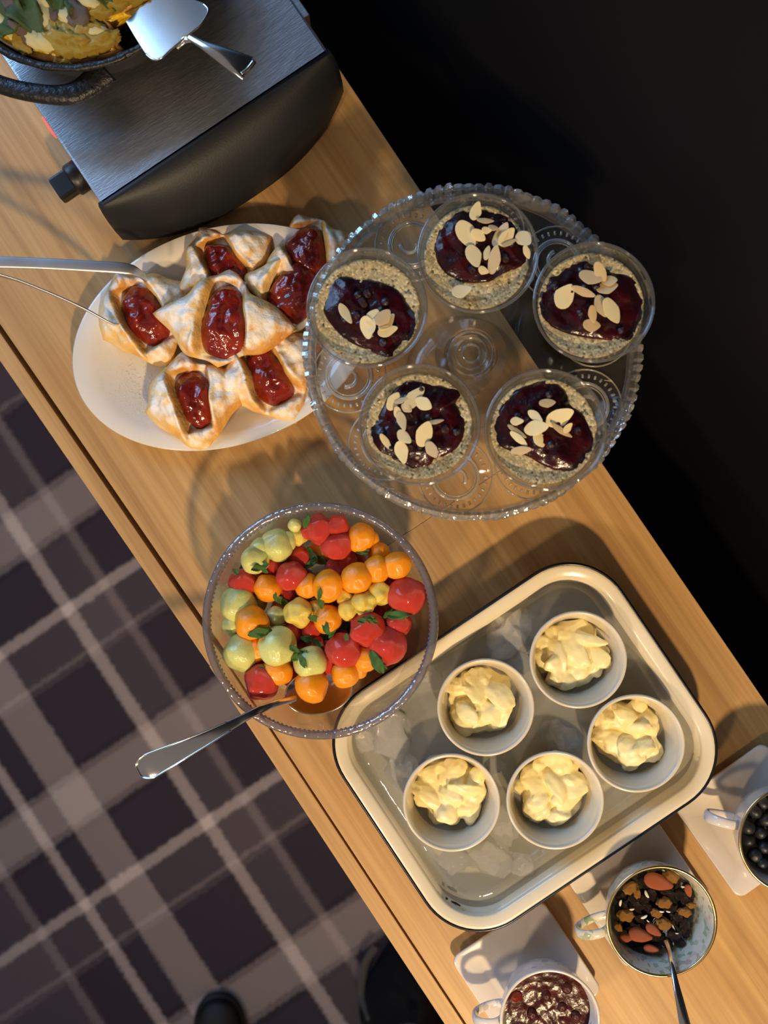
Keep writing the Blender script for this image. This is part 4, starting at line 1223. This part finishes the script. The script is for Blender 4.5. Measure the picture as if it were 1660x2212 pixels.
# serving spoon
so = W(560, 1530, T + 0.105)
spn = thing('serving_spoon', 'long steel serving spoon with a teardrop handle dipped in the fruit salad', 'spoon', tuple(so))
hp_ = [(640, 1508, 0.071), (600, 1519, 0.088), (560, 1534, 0.1030), (510, 1560, 0.1105), (450, 1592, 0.118), (390, 1622, 0.124), (345, 1644, 0.126), (316, 1658, 0.125), (299, 1666, 0.122)]
hw_ = [W(x, y, T + z) - so for x, y, z in hp_]
def drop(t):
    base = 0.0036 + 0.0086 * sstep(0.25, 0.90, t)
    return base * (math.sqrt(max(0.0, 1 - ((t - 0.80) / 0.203) ** 2)) if t > 0.80 else 1.0)
part('handle', *sweep(catmull(hw_, 16), [drop(i / 128) for i in range(129)], [0.0016, 0.0018, 0.0018, 0.0016, 0.0014, 0.0013, 0.0012, 0.0012, 0.0008], 16, power=2.6), M['steel'], spn)
# raised thread round the handle
L_, R_ = [], []
cw = catmull(hw_, 16)
wl_ = [drop(i / (len(cw) - 1)) for i in range(len(cw))]
cw, wl_ = cw[52:-1], wl_[52:-1]
for i in range(len(cw)):
    t_ = (cw[min(i + 1, len(cw) - 1)] - cw[max(i - 1, 0)]).normalized()
    s_ = t_.cross(Vector((0, 0, 1))).normalized()
    L_.append(cw[i] + s_ * wl_[i] * 0.93 + Vector((0, 0, 0.0010)))
    R_.append(cw[i] - s_ * wl_[i] * 0.93 + Vector((0, 0, 0.0010)))
part('thread_edge', *sweep(L_ + R_[::-1], 0.0009, 0.0010, 8), M['steel'], spn)
sbc = W(690, 1492, T + 0.064) - so
sa_ = img_angle(690, 1492, T + 0.064, -12)
sb = lathe([(0, -0.0110), (0.35, -0.0098), (0.65, -0.0068), (0.88, -0.0022), (1.0, 0.002), (0.985, 0.0034), (0.94, 0.0024), (0.84, -0.0006), (0.6, -0.0055), (0.3, -0.0086), (0, -0.0098)], 48, 0.034, 0.0225)
rm = Matrix.Rotation(sa_, 3, 'Z')
part('spoon_bowl', [tuple(rm @ Vector(v) + sbc) for v in sb[0]], sb[1], M['steel'], spn)

# ------------------------------------------------------------------ enamel tray with ice water
TZ = 0.045
tc_ = W(1133, 1612, T + TZ)
THX, THY = 0.1655, 0.1345
tray = thing('enamel_tray', 'cream enamel tray with a dark rolled rim, filled with ice water', 'tray', (tc_.x, tc_.y, T))
def rr_ring(inset, z, rad=0.062):
    return [(x, y, z) for x, y in rrect(THX - inset, THY - inset, max(0.008, rad - inset), 12)]
part('tray_body', *loft([rr_ring(0.0, TZ - 0.001), rr_ring(0.0012, TZ + 0.0006), rr_ring(0.004, TZ), rr_ring(0.0115, TZ - 0.0012), rr_ring(0.0135, TZ - 0.003), rr_ring(0.0175, TZ - 0.022), rr_ring(0.0205, 0.0085), rr_ring(0.026, 0.0060), rr_ring(0.040, 0.0056)], False, True), M['enamel'], tray)
part('tray_underside', *loft([rr_ring(0.0005, TZ - 0.0012), rr_ring(0.014, TZ - 0.0052), rr_ring(0.0190, TZ - 0.023), rr_ring(0.0225, 0.006), rr_ring(0.029, 0.0), rr_ring(0.045, 0.0)], False, True), M['enamel'], tray)
part('tray_floor', *loft([rr_ring(0.0215, 0.0062), rr_ring(0.0225, 0.0070), rr_ring(0.05, 0.0070)], True, True), M['enamel'], tray, False)
rp = rrect(THX + 0.0002, THY + 0.0002, 0.062, 14)
part('rolled_rim', *sweep([(x, y, TZ - 0.0012) for x, y in rp], 0.0019, 0.0024, 10, closed=True), M['navy'], tray)
for (x0, y0, x1, y1) in ((964, 1938, 967, 1943), (975, 1946, 995, 1956)):
    p0, p1 = W(x0, y0, T + TZ - 0.004), W(x1, y1, T + TZ - 0.004)
    mid = (p0 + p1) / 2
    q = [p0 - tc_, (p0 + p1) / 2 - tc_, p1 - tc_]
    part('enamel_chip', *sweep([(v.x, v.y, TZ - 0.0030) for v in catmull(q, 3)], [0.0006, 0.0014, 0.0006], 0.0016, 8), M['navy'], tray, label='dark chip in the cream enamel')
wat = put('ice_water', mesh('ice_water', *loft([rr_ring(0.0215, 0.0072), rr_ring(0.0185, 0.0210), rr_ring(0.0162, 0.0300), rr_ring(0.030, 0.0303)], True, True), M['water']), (tc_.x, tc_.y, T))
tag(wat, 'shallow pool of meltwater round the ramekins in the enamel tray', 'water')

ICE = [mesh('ice_chunk', *ico(3, lambda v, s=s: Vector((v.x, v.y * 0.8, v.z * 0.55)) * (1 + 0.36 * noise.noise(v * 1.7 + Vector((s, s, 0))) + 0.22 * noise.noise(v * 4.1 + Vector((s, 0, 0))) + 0.12 * noise.noise(v * 9.0 + Vector((s, 0, 0))))), M['ice']) for s in (1.0, 3.3, 6.2, 9.1)]
for k, (x, y, L, ang, lab) in enumerate([
        (1105, 1372, 58, -60, 'large clear ice chunk lying between two ramekins by the tray rim nearest the cake stand'),
        (1122, 1430, 28, 20, 'small bright ice fragment touching the ramekin nearest the cake stand'),
        (845, 1585, 62, 60, 'large ridged ice chunk under the fruit bowl rim in the tray'),
        (795, 1600, 34, 20, 'small frosty ice chunk in the tray corner under the fruit bowl'),
        (870, 1668, 44, 70, 'rounded clear ice chunk beside the ramekin nearest the sideboard front'),
        (920, 1470, 34, -20, 'flat ice fragment below the fruit bowl rim beside a ramekin'),
        (1215, 1590, 46, 10, 'half melted ice chunk in the middle of the five ramekins'),
        (1070, 1655, 22, 0, 'tiny ice fragment squeezed between three ramekins'),
        (1088, 1790, 40, 80, 'glinting ice chunk between the two ramekins facing the teacups'),
        (1060, 1855, 48, 10, 'half melted ice chunk in the open water by the tray rim facing the teacups'),
        (1130, 1870, 30, 30, 'small melting ice piece below the ramekin facing the nut teacup'),
        (985, 1860, 34, 0, 'thin sliver of ice below the ramekin nearest the sideboard front')]):
    p = W(x, y, T + 0.031)
    s = L * 0.94 / 2000
    o = put('ice_chunk', ICE[k % 4], (p.x, p.y, T + 0.0270), (0, 0, img_angle(x, y, T, ang)), (s, s, s * (0.62 if k in (0, 2, 3) else 0.42)))
    tag(o, lab, 'ice', 'ice chunks in the enamel tray')

RAM = lathe([(0, 0.001), (0.030, 0.001), (0.0305, 0.0), (0.0335, 0.0), (0.0345, 0.003), (0.0395, 0.020), (0.0440, 0.040), (0.0468, 0.0525), (0.0474, 0.0548), (0.0462, 0.0562), (0.0444, 0.0555), (0.0425, 0.0500), (0.0385, 0.032), (0.0345, 0.015), (0.031, 0.0075), (0, 0.006)], 80)
RM_ = mesh('ramekin', *RAM, M['ramekin'])
RZ = 0.0066
for k, (x, y, cxp, cyp, where) in enumerate([
        (1250, 1425, 1238, 1417, 'nearest the cake stand'),
        (1050, 1528, 1038, 1521, 'nearest the fruit bowl'),
        (976, 1734, 976, 1716, 'nearest the sideboard front edge'),
        (1200, 1729, 1197, 1713, 'facing the nut teacup'),
        (1375, 1606, 1363, 1593, 'nearest the blueberry cup')]):
    p = W(x, y, T + RZ + 0.0555)
    o = put('ramekin', RM_, (p.x, p.y, T + RZ))
    tag(o, 'round cream glazed ramekin standing in the ice water, ' + where, 'ramekin', 'ramekins in the enamel tray')
    q = W(cxp, cyp, T + RZ + 0.044)
    d = Vector((q.x - p.x, q.y - p.y))
    if d.length > 0.004:
        d *= 0.004 / d.length
    rn = random.Random(k + 40)
    ph = rn.uniform(0, 6.28)
    lobes = []
    for j in range(24):
        if j < 3:
            r, a, sz, zz = 0.006 * j, 2.1 * j + ph, (0.024, 0.022, 0.012), 0.020
        elif j < 14:
            a, r = ph + j * 0.571 + rn.uniform(-0.2, 0.2), rn.uniform(0.018, 0.025)
            sz, zz = (rn.uniform(0.011, 0.017), rn.uniform(0.008, 0.012), rn.uniform(0.006, 0.010)), rn.uniform(0.022, 0.032)
        else:
            a, r = rn.uniform(0, 6.28), 0.021 * math.sqrt(rn.random())
            sz, zz = (rn.uniform(0.009, 0.020), rn.uniform(0.006, 0.011), rn.uniform(0.003, 0.006)), rn.uniform(0.031, 0.039)
        R_ = Matrix.Rotation(rn.uniform(0, 6.28), 3, 'Z') @ Matrix.Rotation(rn.uniform(-0.6, 0.6), 3, 'X') @ Matrix.Rotation(rn.uniform(-0.5, 0.5), 3, 'Y')
        sd = rn.uniform(0, 50)
        def lf(v, sz=sz, R_=R_, sd=sd, r=r, a=a, zz=zz):
            q = Vector((v.x * sz[0], v.y * sz[1], v.z * sz[2])) * (1 + 0.28 * noise.noise(v * 1.5 + Vector((sd, 0, 0))) + 0.12 * noise.noise(v * 4.0 + Vector((sd, 0, 0))))
            q.z -= 10.0 * q.x * q.x
            q = R_ @ q
            return Vector((q.x + r * math.cos(a), q.y + r * math.sin(a), max(0.0075, q.z + zz)))
        lobes.append(ico(3, lf))
    lobes.append(lathe([(0, 0.0075), (0.027, 0.0085), (0.029, 0.016), (0.028, 0.024), (0.016, 0.032), (0, 0.033)], 32))
    cr = put('cream_dollop', mesh('cream_dollop', *join(*lobes), M['cream']), (p.x + d.x, p.y + d.y, T + RZ - 0.0004))
    cr.scale = (1.08, 1.08, 1.0)
    md = cr.modifiers.new('fuse', 'REMESH')
    md.mode = 'VOXEL'
    md.voxel_size = 0.0009
    md.use_smooth_shade = True
    sm = cr.modifiers.new('soften', 'SMOOTH')
    sm.factor = 0.5
    sm.iterations = 5
    tag(cr, 'thick spooned dollop of pale yellow cream in the ramekin ' + where, 'cream', 'cream dollops in the ramekins')

# ------------------------------------------------------------------ saucers and cups
def saucer(px, py, label, side=0.113, rz=0.0):
    p = W(px, py, T + 0.010)
    h_ = side / 2
    def rg(inset, z, rad):
        out = []
        for x, y in rrect(h_ - inset, h_ - inset, max(0.004, rad), 8):
            e = (min(1.0, abs(x) / h_) * min(1.0, abs(y) / h_)) ** 2
            out.append((x, y, z + (0.004 * e if inset < 0.02 else 0)))
        return out
    V, Fc = loft([rg(0.030, 0.0, 0.012), rg(0.026, 0.0018, 0.012), rg(0.006, 0.0062, 0.010), rg(0.0, 0.0090, 0.010), rg(0.0006, 0.0108, 0.010), rg(0.002, 0.0112, 0.010), rg(0.020, 0.0072, 0.010), rg(0.0225, 0.0056, 0.010), rg(0.040, 0.0050, 0.008)])
    o = put('saucer', mesh('saucer', V, Fc, M['porcelain_saucer']), (p.x, p.y, T), (0, 0, rz))
    tag(o, label, 'saucer', 'square saucers under the teacups')
    return o
saucer(1137, 2104, 'square white porcelain saucer under the cherry jam cup', 0.112)
saucer(1384, 1928, 'square white porcelain saucer under the cup of nuts and raisins', 0.111)
saucer(1622, 1770, 'square white porcelain saucer under the blueberry cup', 0.115, 0.02)

def cup(px, py, R, H, mat, label, handle_px, z0, gold):
    p = W(px, py, T + z0 + H)
    t = thing('teacup', label, 'teacup', (p.x, p.y, T + z0), 0, 'teacups on square saucers')
    k = R
    prof = [(0, 0.002), (0.48 * k, 0.002), (0.50 * k, 0.0), (0.55 * k, 0.0), (0.56 * k, 0.003), (0.66 * k, 0.010), (0.82 * k, 0.35 * H), (0.92 * k, 0.65 * H), (0.985 * k, 0.95 * H), (k, H), (k - 0.0012, H + 0.0006), (k - 0.0024, H), (0.955 * k - 0.0016, 0.93 * H), (0.885 * k - 0.002, 0.65 * H), (0.78 * k - 0.002, 0.35 * H), (0.60 * k, 0.16 * H), (0.3 * k, 0.10 * H), (0, 0.09 * H)]
    part('cup_body', *lathe(prof, 88), mat, t)
    part('gilt_rim', *sweep([((k - 0.0012) * math.cos(2 * PI * j / 88), (k - 0.0012) * math.sin(2 * PI * j / 88), H) for j in range(88)], 0.0016, 0.0012, 8, closed=True), M['gold'] if gold else M['porcelain_saucer'], t)
    hpx = W(handle_px[0], handle_px[1], T + z0 + 0.6 * H)
    a = math.atan2(hpx.y - p.y, hpx.x - p.x)
    ca_, sa2 = math.cos(a), math.sin(a)
    hp2 = [(0.935 * k, 0.80), (1.10 * k, 0.90), (1.36 * k, 0.86), (1.50 * k, 0.70), (1.42 * k, 0.50), (1.12 * k, 0.36), (0.80 * k, 0.36)]
    part('handle', *sweep(catmull([(r * ca_, r * sa2, zz * H) for r, zz in hp2], 6), [0.0050, 0.0046, 0.0050, 0.0056, 0.0046, 0.0042, 0.0046], [0.0019, 0.0018, 0.0018, 0.0018, 0.0018, 0.0018, 0.002], 12, up=(ca_ * 0.6, sa2 * 0.6, 0.8)), mat, t)
    return t, p
SU = 0.0053
CUPH = 0.066
cj, pj = cup(1189, 2203, 0.0475, CUPH, M['blue_print'], 'white china cup with faint blue print filled with cherry jam', (1022, 2192), SU, False)
cn, pn = cup(1430, 1990, 0.0525, CUPH, M['floral'], 'gilt rimmed floral china cup holding nuts and raisins', (1266, 2003), SU, True)
cb, pb = cup(1712, 1815, 0.0505, CUPH, M['porcelain_saucer'], 'gilt rimmed white china cup filled with blueberries', (1512, 1756), SU, True)

# jam in its cup
jr = 0.0440
def hj(x, y, t):
    return 0.050 + 0.0010 * nz(x, y, 3, 60) + 0.0009 * nz(x, y, 8, 190) - 0.001 * t ** 6
jo = [(jr * math.cos(2 * PI * k / 64), jr * math.sin(2 * PI * k / 64)) for k in range(64)]
ji = thing('cherry_jam', 'glossy dark red jam with whole cherries in the blue printed cup', 'jam', (pj.x, pj.y, T + SU))
jv, jf = mound(jo, 0.0485, hj, 26, 1, False, True)
part('jam_body', jv, jf, M['jam_dark'], ji)
bv = lathe([(0, 0.0065), (0.026, 0.011), (0.0345, 0.023), (0.0395, 0.0425), (0.0425, 0.0488), (0, 0.0488)], 48)
part('jam_depth', *bv, M['jam_dark'], ji)
for (x, y, r, k) in ((1117, 2153, 0.0062, 0), (1180, 2150, 0.0055, 1), (1225, 2135, 0.006, 2), (1215, 2175, 0.0055, 3), (1150, 2190, 0.006, 4), (1245, 2195, 0.0055, 5)):
    q = W(x, y, T + SU + 0.05) - pj
    put('cherry', mesh('cherry', *ico(3, lambda v: v * (1 + 0.10 * noise.noise(v * 1.8 + Vector((k, 0, 0))))), M['jam'] if k == 0 else M['jam_dark']), (q.x, q.y, 0.0490), (0, 0, k), (r, r * 0.9, r * 0.75), ji)

# nuts and dried fruit
NSEC = [(180, 'on the handle side'), (85, 'on the side facing the enamel tray'), (-90, 'on the side where the teaspoon leans'), (0, 'on the side facing the blueberry cup')]
ALM = mesh('whole_almond', *ico(3, lambda v: Vector((v.x, v.y * 0.52 * (1 - 0.35 * v.x), v.z * 0.40)) * (1 + 0.06 * noise.noise(v * 3))), M['almond_brown'])
RAI = [mesh('raisin', *ico(3, lambda v, s=s: Vector((v.x, v.y * 0.7, v.z * 0.55)) * (1 + 0.28 * noise.noise(v * 2.4 + Vector((s, 0, 0))))), M['raisin']) for s in (1, 4, 8)]
SUL = [mesh('golden_sultana', *ico(3, lambda v, s=s: Vector((v.x, v.y * 0.66, v.z * 0.45)) * (1 + 0.45 * noise.noise(v * 2.0 + Vector((s, 0, 0))))), M['sultana']) for s in (2, 6, 9)]
COC = mesh('coconut_shred', *ico(2, lambda v: Vector((v.x, v.y * 0.38 + 0.15 * v.x * v.x, v.z * 0.22))), M['coconut'])
nzl = 0.041
# a low bed of raisins fills the cup
k = 0
rn = random.Random(77)
for zl, rad, cnt, sz in ((0.034, 0.031, 14, 0.0075), (0.034, 0.018, 9, 0.0075), (0.034, 0.006, 3, 0.0075)):
    for j in range(cnt):
        a = 2 * PI * j / cnt + zl * 50
        o = put('raisin', RAI[k % 3], (pn.x + rad * math.cos(a) - 0.0015, pn.y + rad * math.sin(a), T + SU + zl), (rn.uniform(-0.5, 0.5), rn.uniform(-0.5, 0.5), rn.uniform(0, 6)), sz)
        tag(o, 'dark wrinkled raisin in the floral teacup, ' + sector(o.location.x - pn.x, o.location.y - pn.y, NSEC), 'raisin', 'raisins in the floral cup')
        k += 1
def in_nut(lst, kind, lift, flat=1.0):
    global k
    for it in lst:
        x, y, L, ang = it
        px_, py_ = 1300 + x / 6.385, 1840 + y / 6.385
        z = SU + nzl + lift
        p = W(px_, py_, T + z)
        d = Vector((p.x - pn.x, p.y - pn.y))
        s = L / 6.385 / 2 * 0.925 / 2000
        lim = 0.0415 - s * 0.5
        if d.length > lim:
            d *= lim / d.length
        rz = img_angle(px_, py_, T + z, ang)
        if kind == 'almond':
            o = put('whole_almond', ALM, (pn.x + d.x, pn.y + d.y, T + z), (rn.uniform(-0.25, 0.25), rn.uniform(-0.2, 0.2), rz), s)
            tag(o, 'whole reddish brown almond in the floral teacup', 'almond', 'whole almonds in the floral cup')
        elif kind == 'sultana':
            o = put('golden_sultana', SUL[k % 3], (pn.x + d.x, pn.y + d.y, T + z), (rn.uniform(-0.3, 0.3), rn.uniform(-0.3, 0.3), rz), s)
            tag(o, 'golden sultana among the raisins in the floral teacup, ' + sector(d.x, d.y, NSEC), 'sultana', 'golden sultanas in the floral cup')
        elif kind == 'raisin':
            o = put('raisin', RAI[k % 3], (pn.x + d.x, pn.y + d.y, T + z), (rn.uniform(-0.4, 0.4), rn.uniform(-0.4, 0.4), rz), s)
            tag(o, 'dark wrinkled raisin in the floral teacup, ' + sector(o.location.x - pn.x, o.location.y - pn.y, NSEC), 'raisin', 'raisins in the floral cup')
        else:
            o = put('coconut_shred', COC, (pn.x + d.x, pn.y + d.y, T + z + 0.003), (rn.uniform(-0.2, 0.2), rn.uniform(-0.2, 0.2), rz), s * 0.8)
            tag(o, 'tiny white coconut shred on the raisins in the floral teacup', 'coconut', 'coconut shreds in the floral cup')
        k += 1
in_nut([(560, 640, 190, 20), (700, 590, 190, 60), (900, 570, 200, 0), (1100, 600, 200, 30), (1230, 480, 170, 80), (1180, 680, 180, 0), (300, 760, 170, 60), (480, 740, 200, 10), (640, 760, 180, 40), (540, 920, 170, 20), (950, 770, 180, 0), (1060, 900, 180, 40), (1150, 1010, 190, 80), (1010, 1160, 190, 20), (1080, 1260, 160, 0), (900, 1260, 180, 40), (480, 1360, 180, 10), (620, 1400, 180, 0), (620, 1000, 170, 20), (250, 920, 150, 80), (1250, 590, 150, 70), (380, 1290, 170, 30), (800, 1180, 190, 20), (1150, 1110, 170, 60), (450, 640, 160, 0), (600, 430, 160, 30), (760, 1300, 160, 20)], 'raisin', 0.0)
in_nut([(980, 330, 230, 15), (400, 500, 210, -35), (340, 870, 250, 10), (870, 1000, 230, 20), (760, 850, 170, 30), (870, 700, 220, 0), (235, 1040, 140, 60), (490, 570, 140, 80), (1150, 830, 190, 10), (1240, 740, 120, 0)], 'sultana', 0.004)
in_nut([(790, 420, 400, 15), (540, 1150, 340, 14), (720, 1080, 240, 35), (320, 1210, 220, -15), (690, 1340, 220, 10), (1230, 520, 180, 75)], 'almond', 0.006)
in_nut([(610, 570, 140, 65), (580, 885, 130, -25), (820, 812, 90, 10), (410, 780, 90, -10), (1110, 470, 70, 0), (1030, 1110, 60, 0), (630, 940, 60, 40), (910, 812, 80, 10), (250, 690, 120, 100)], 'coconut', 0.003)

# spoon in the nut cup
t0 = W(1452, 2070, T + 0.07)
ts = thing('teaspoon', 'slim steel teaspoon standing in the cup of nuts', 'spoon', tuple(t0))
tp = [(1438, 2030, 0.049), (1446, 2052, 0.058), (1453, 2085, 0.072), (1461, 2125, 0.0835), (1471, 2170, 0.092), (1484, 2230, 0.098), (1500, 2300, 0.100), (1512, 2350, 0.098)]
part('handle', *sweep(catmull([W(x, y, T + z) - t0 for x, y, z in tp], 6), [0.0030, 0.0022, 0.0024, 0.0030, 0.0042, 0.0056, 0.0066, 0.0030], [0.0012, 0.0014, 0.0014, 0.0013, 0.0012, 0.0011, 0.001, 0.0008], 14, power=2.6), M['steel'], ts)
sb = lathe([(0, -0.0055), (0.5, -0.0042), (0.85, -0.0010), (1.0, 0.0014), (0.95, 0.0018), (0.8, 0.0002), (0.45, -0.0031), (0, -0.0044)], 40, 0.0165, 0.0115)
rm = Matrix.Rotation(img_angle(1425, 2010, T, -115), 3, 'Z')
sc2 = W(1434, 2012, T + 0.0440) - t0
part('spoon_bowl', [tuple(rm @ Vector(v) + sc2) for v in sb[0]], sb[1], M['steel'], ts)

# blueberries
def bb(v):
    q = v.copy()
    r = math.hypot(v.x, v.y)
    if v.z > 0.7:
        if r < 0.25:
            q.z -= 0.14
        elif r < 0.42:
            q.z += 0.05 * abs(math.sin(2.5 * math.atan2(v.y, v.x)))
    q.z *= 0.88
    return q
BSEC = [(180, 'near the cup handle'), (100, 'on the hotplate side'), (0, 'on the black wall side'), (-90, 'on the nut cup side')]
BBM = mesh('blueberry', *ico(3, bb), M['blueberry'])
rn = random.Random(5)
for zl, rad, cnt in ((0.037, 0.0320, 14), (0.037, 0.0190, 8), (0.037, 0.006, 2), (0.048, 0.0355, 16), (0.048, 0.0230, 10), (0.049, 0.0110, 5), (0.050, 0.0, 1)):
    for j in range(cnt):
        a = 2 * PI * (j + rn.uniform(-0.15, 0.15)) / cnt + zl * 40
        r = 0.0066 * rn.uniform(0.92, 1.1)
        o = put('blueberry', BBM, (pb.x + rad * math.cos(a), pb.y + rad * math.sin(a), T + SU + zl + rn.uniform(-0.001, 0.0015)), (rn.uniform(-1.2, 1.2), rn.uniform(-1.2, 1.2), 0), r)
        tag(o, 'dark blue blueberry in the white cup, ' + ('in the middle' if rad < 0.015 else sector(math.cos(a), math.sin(a), BSEC)) + (' under the top layer' if zl < 0.04 else ''), 'blueberry', 'blueberries in the white cup')
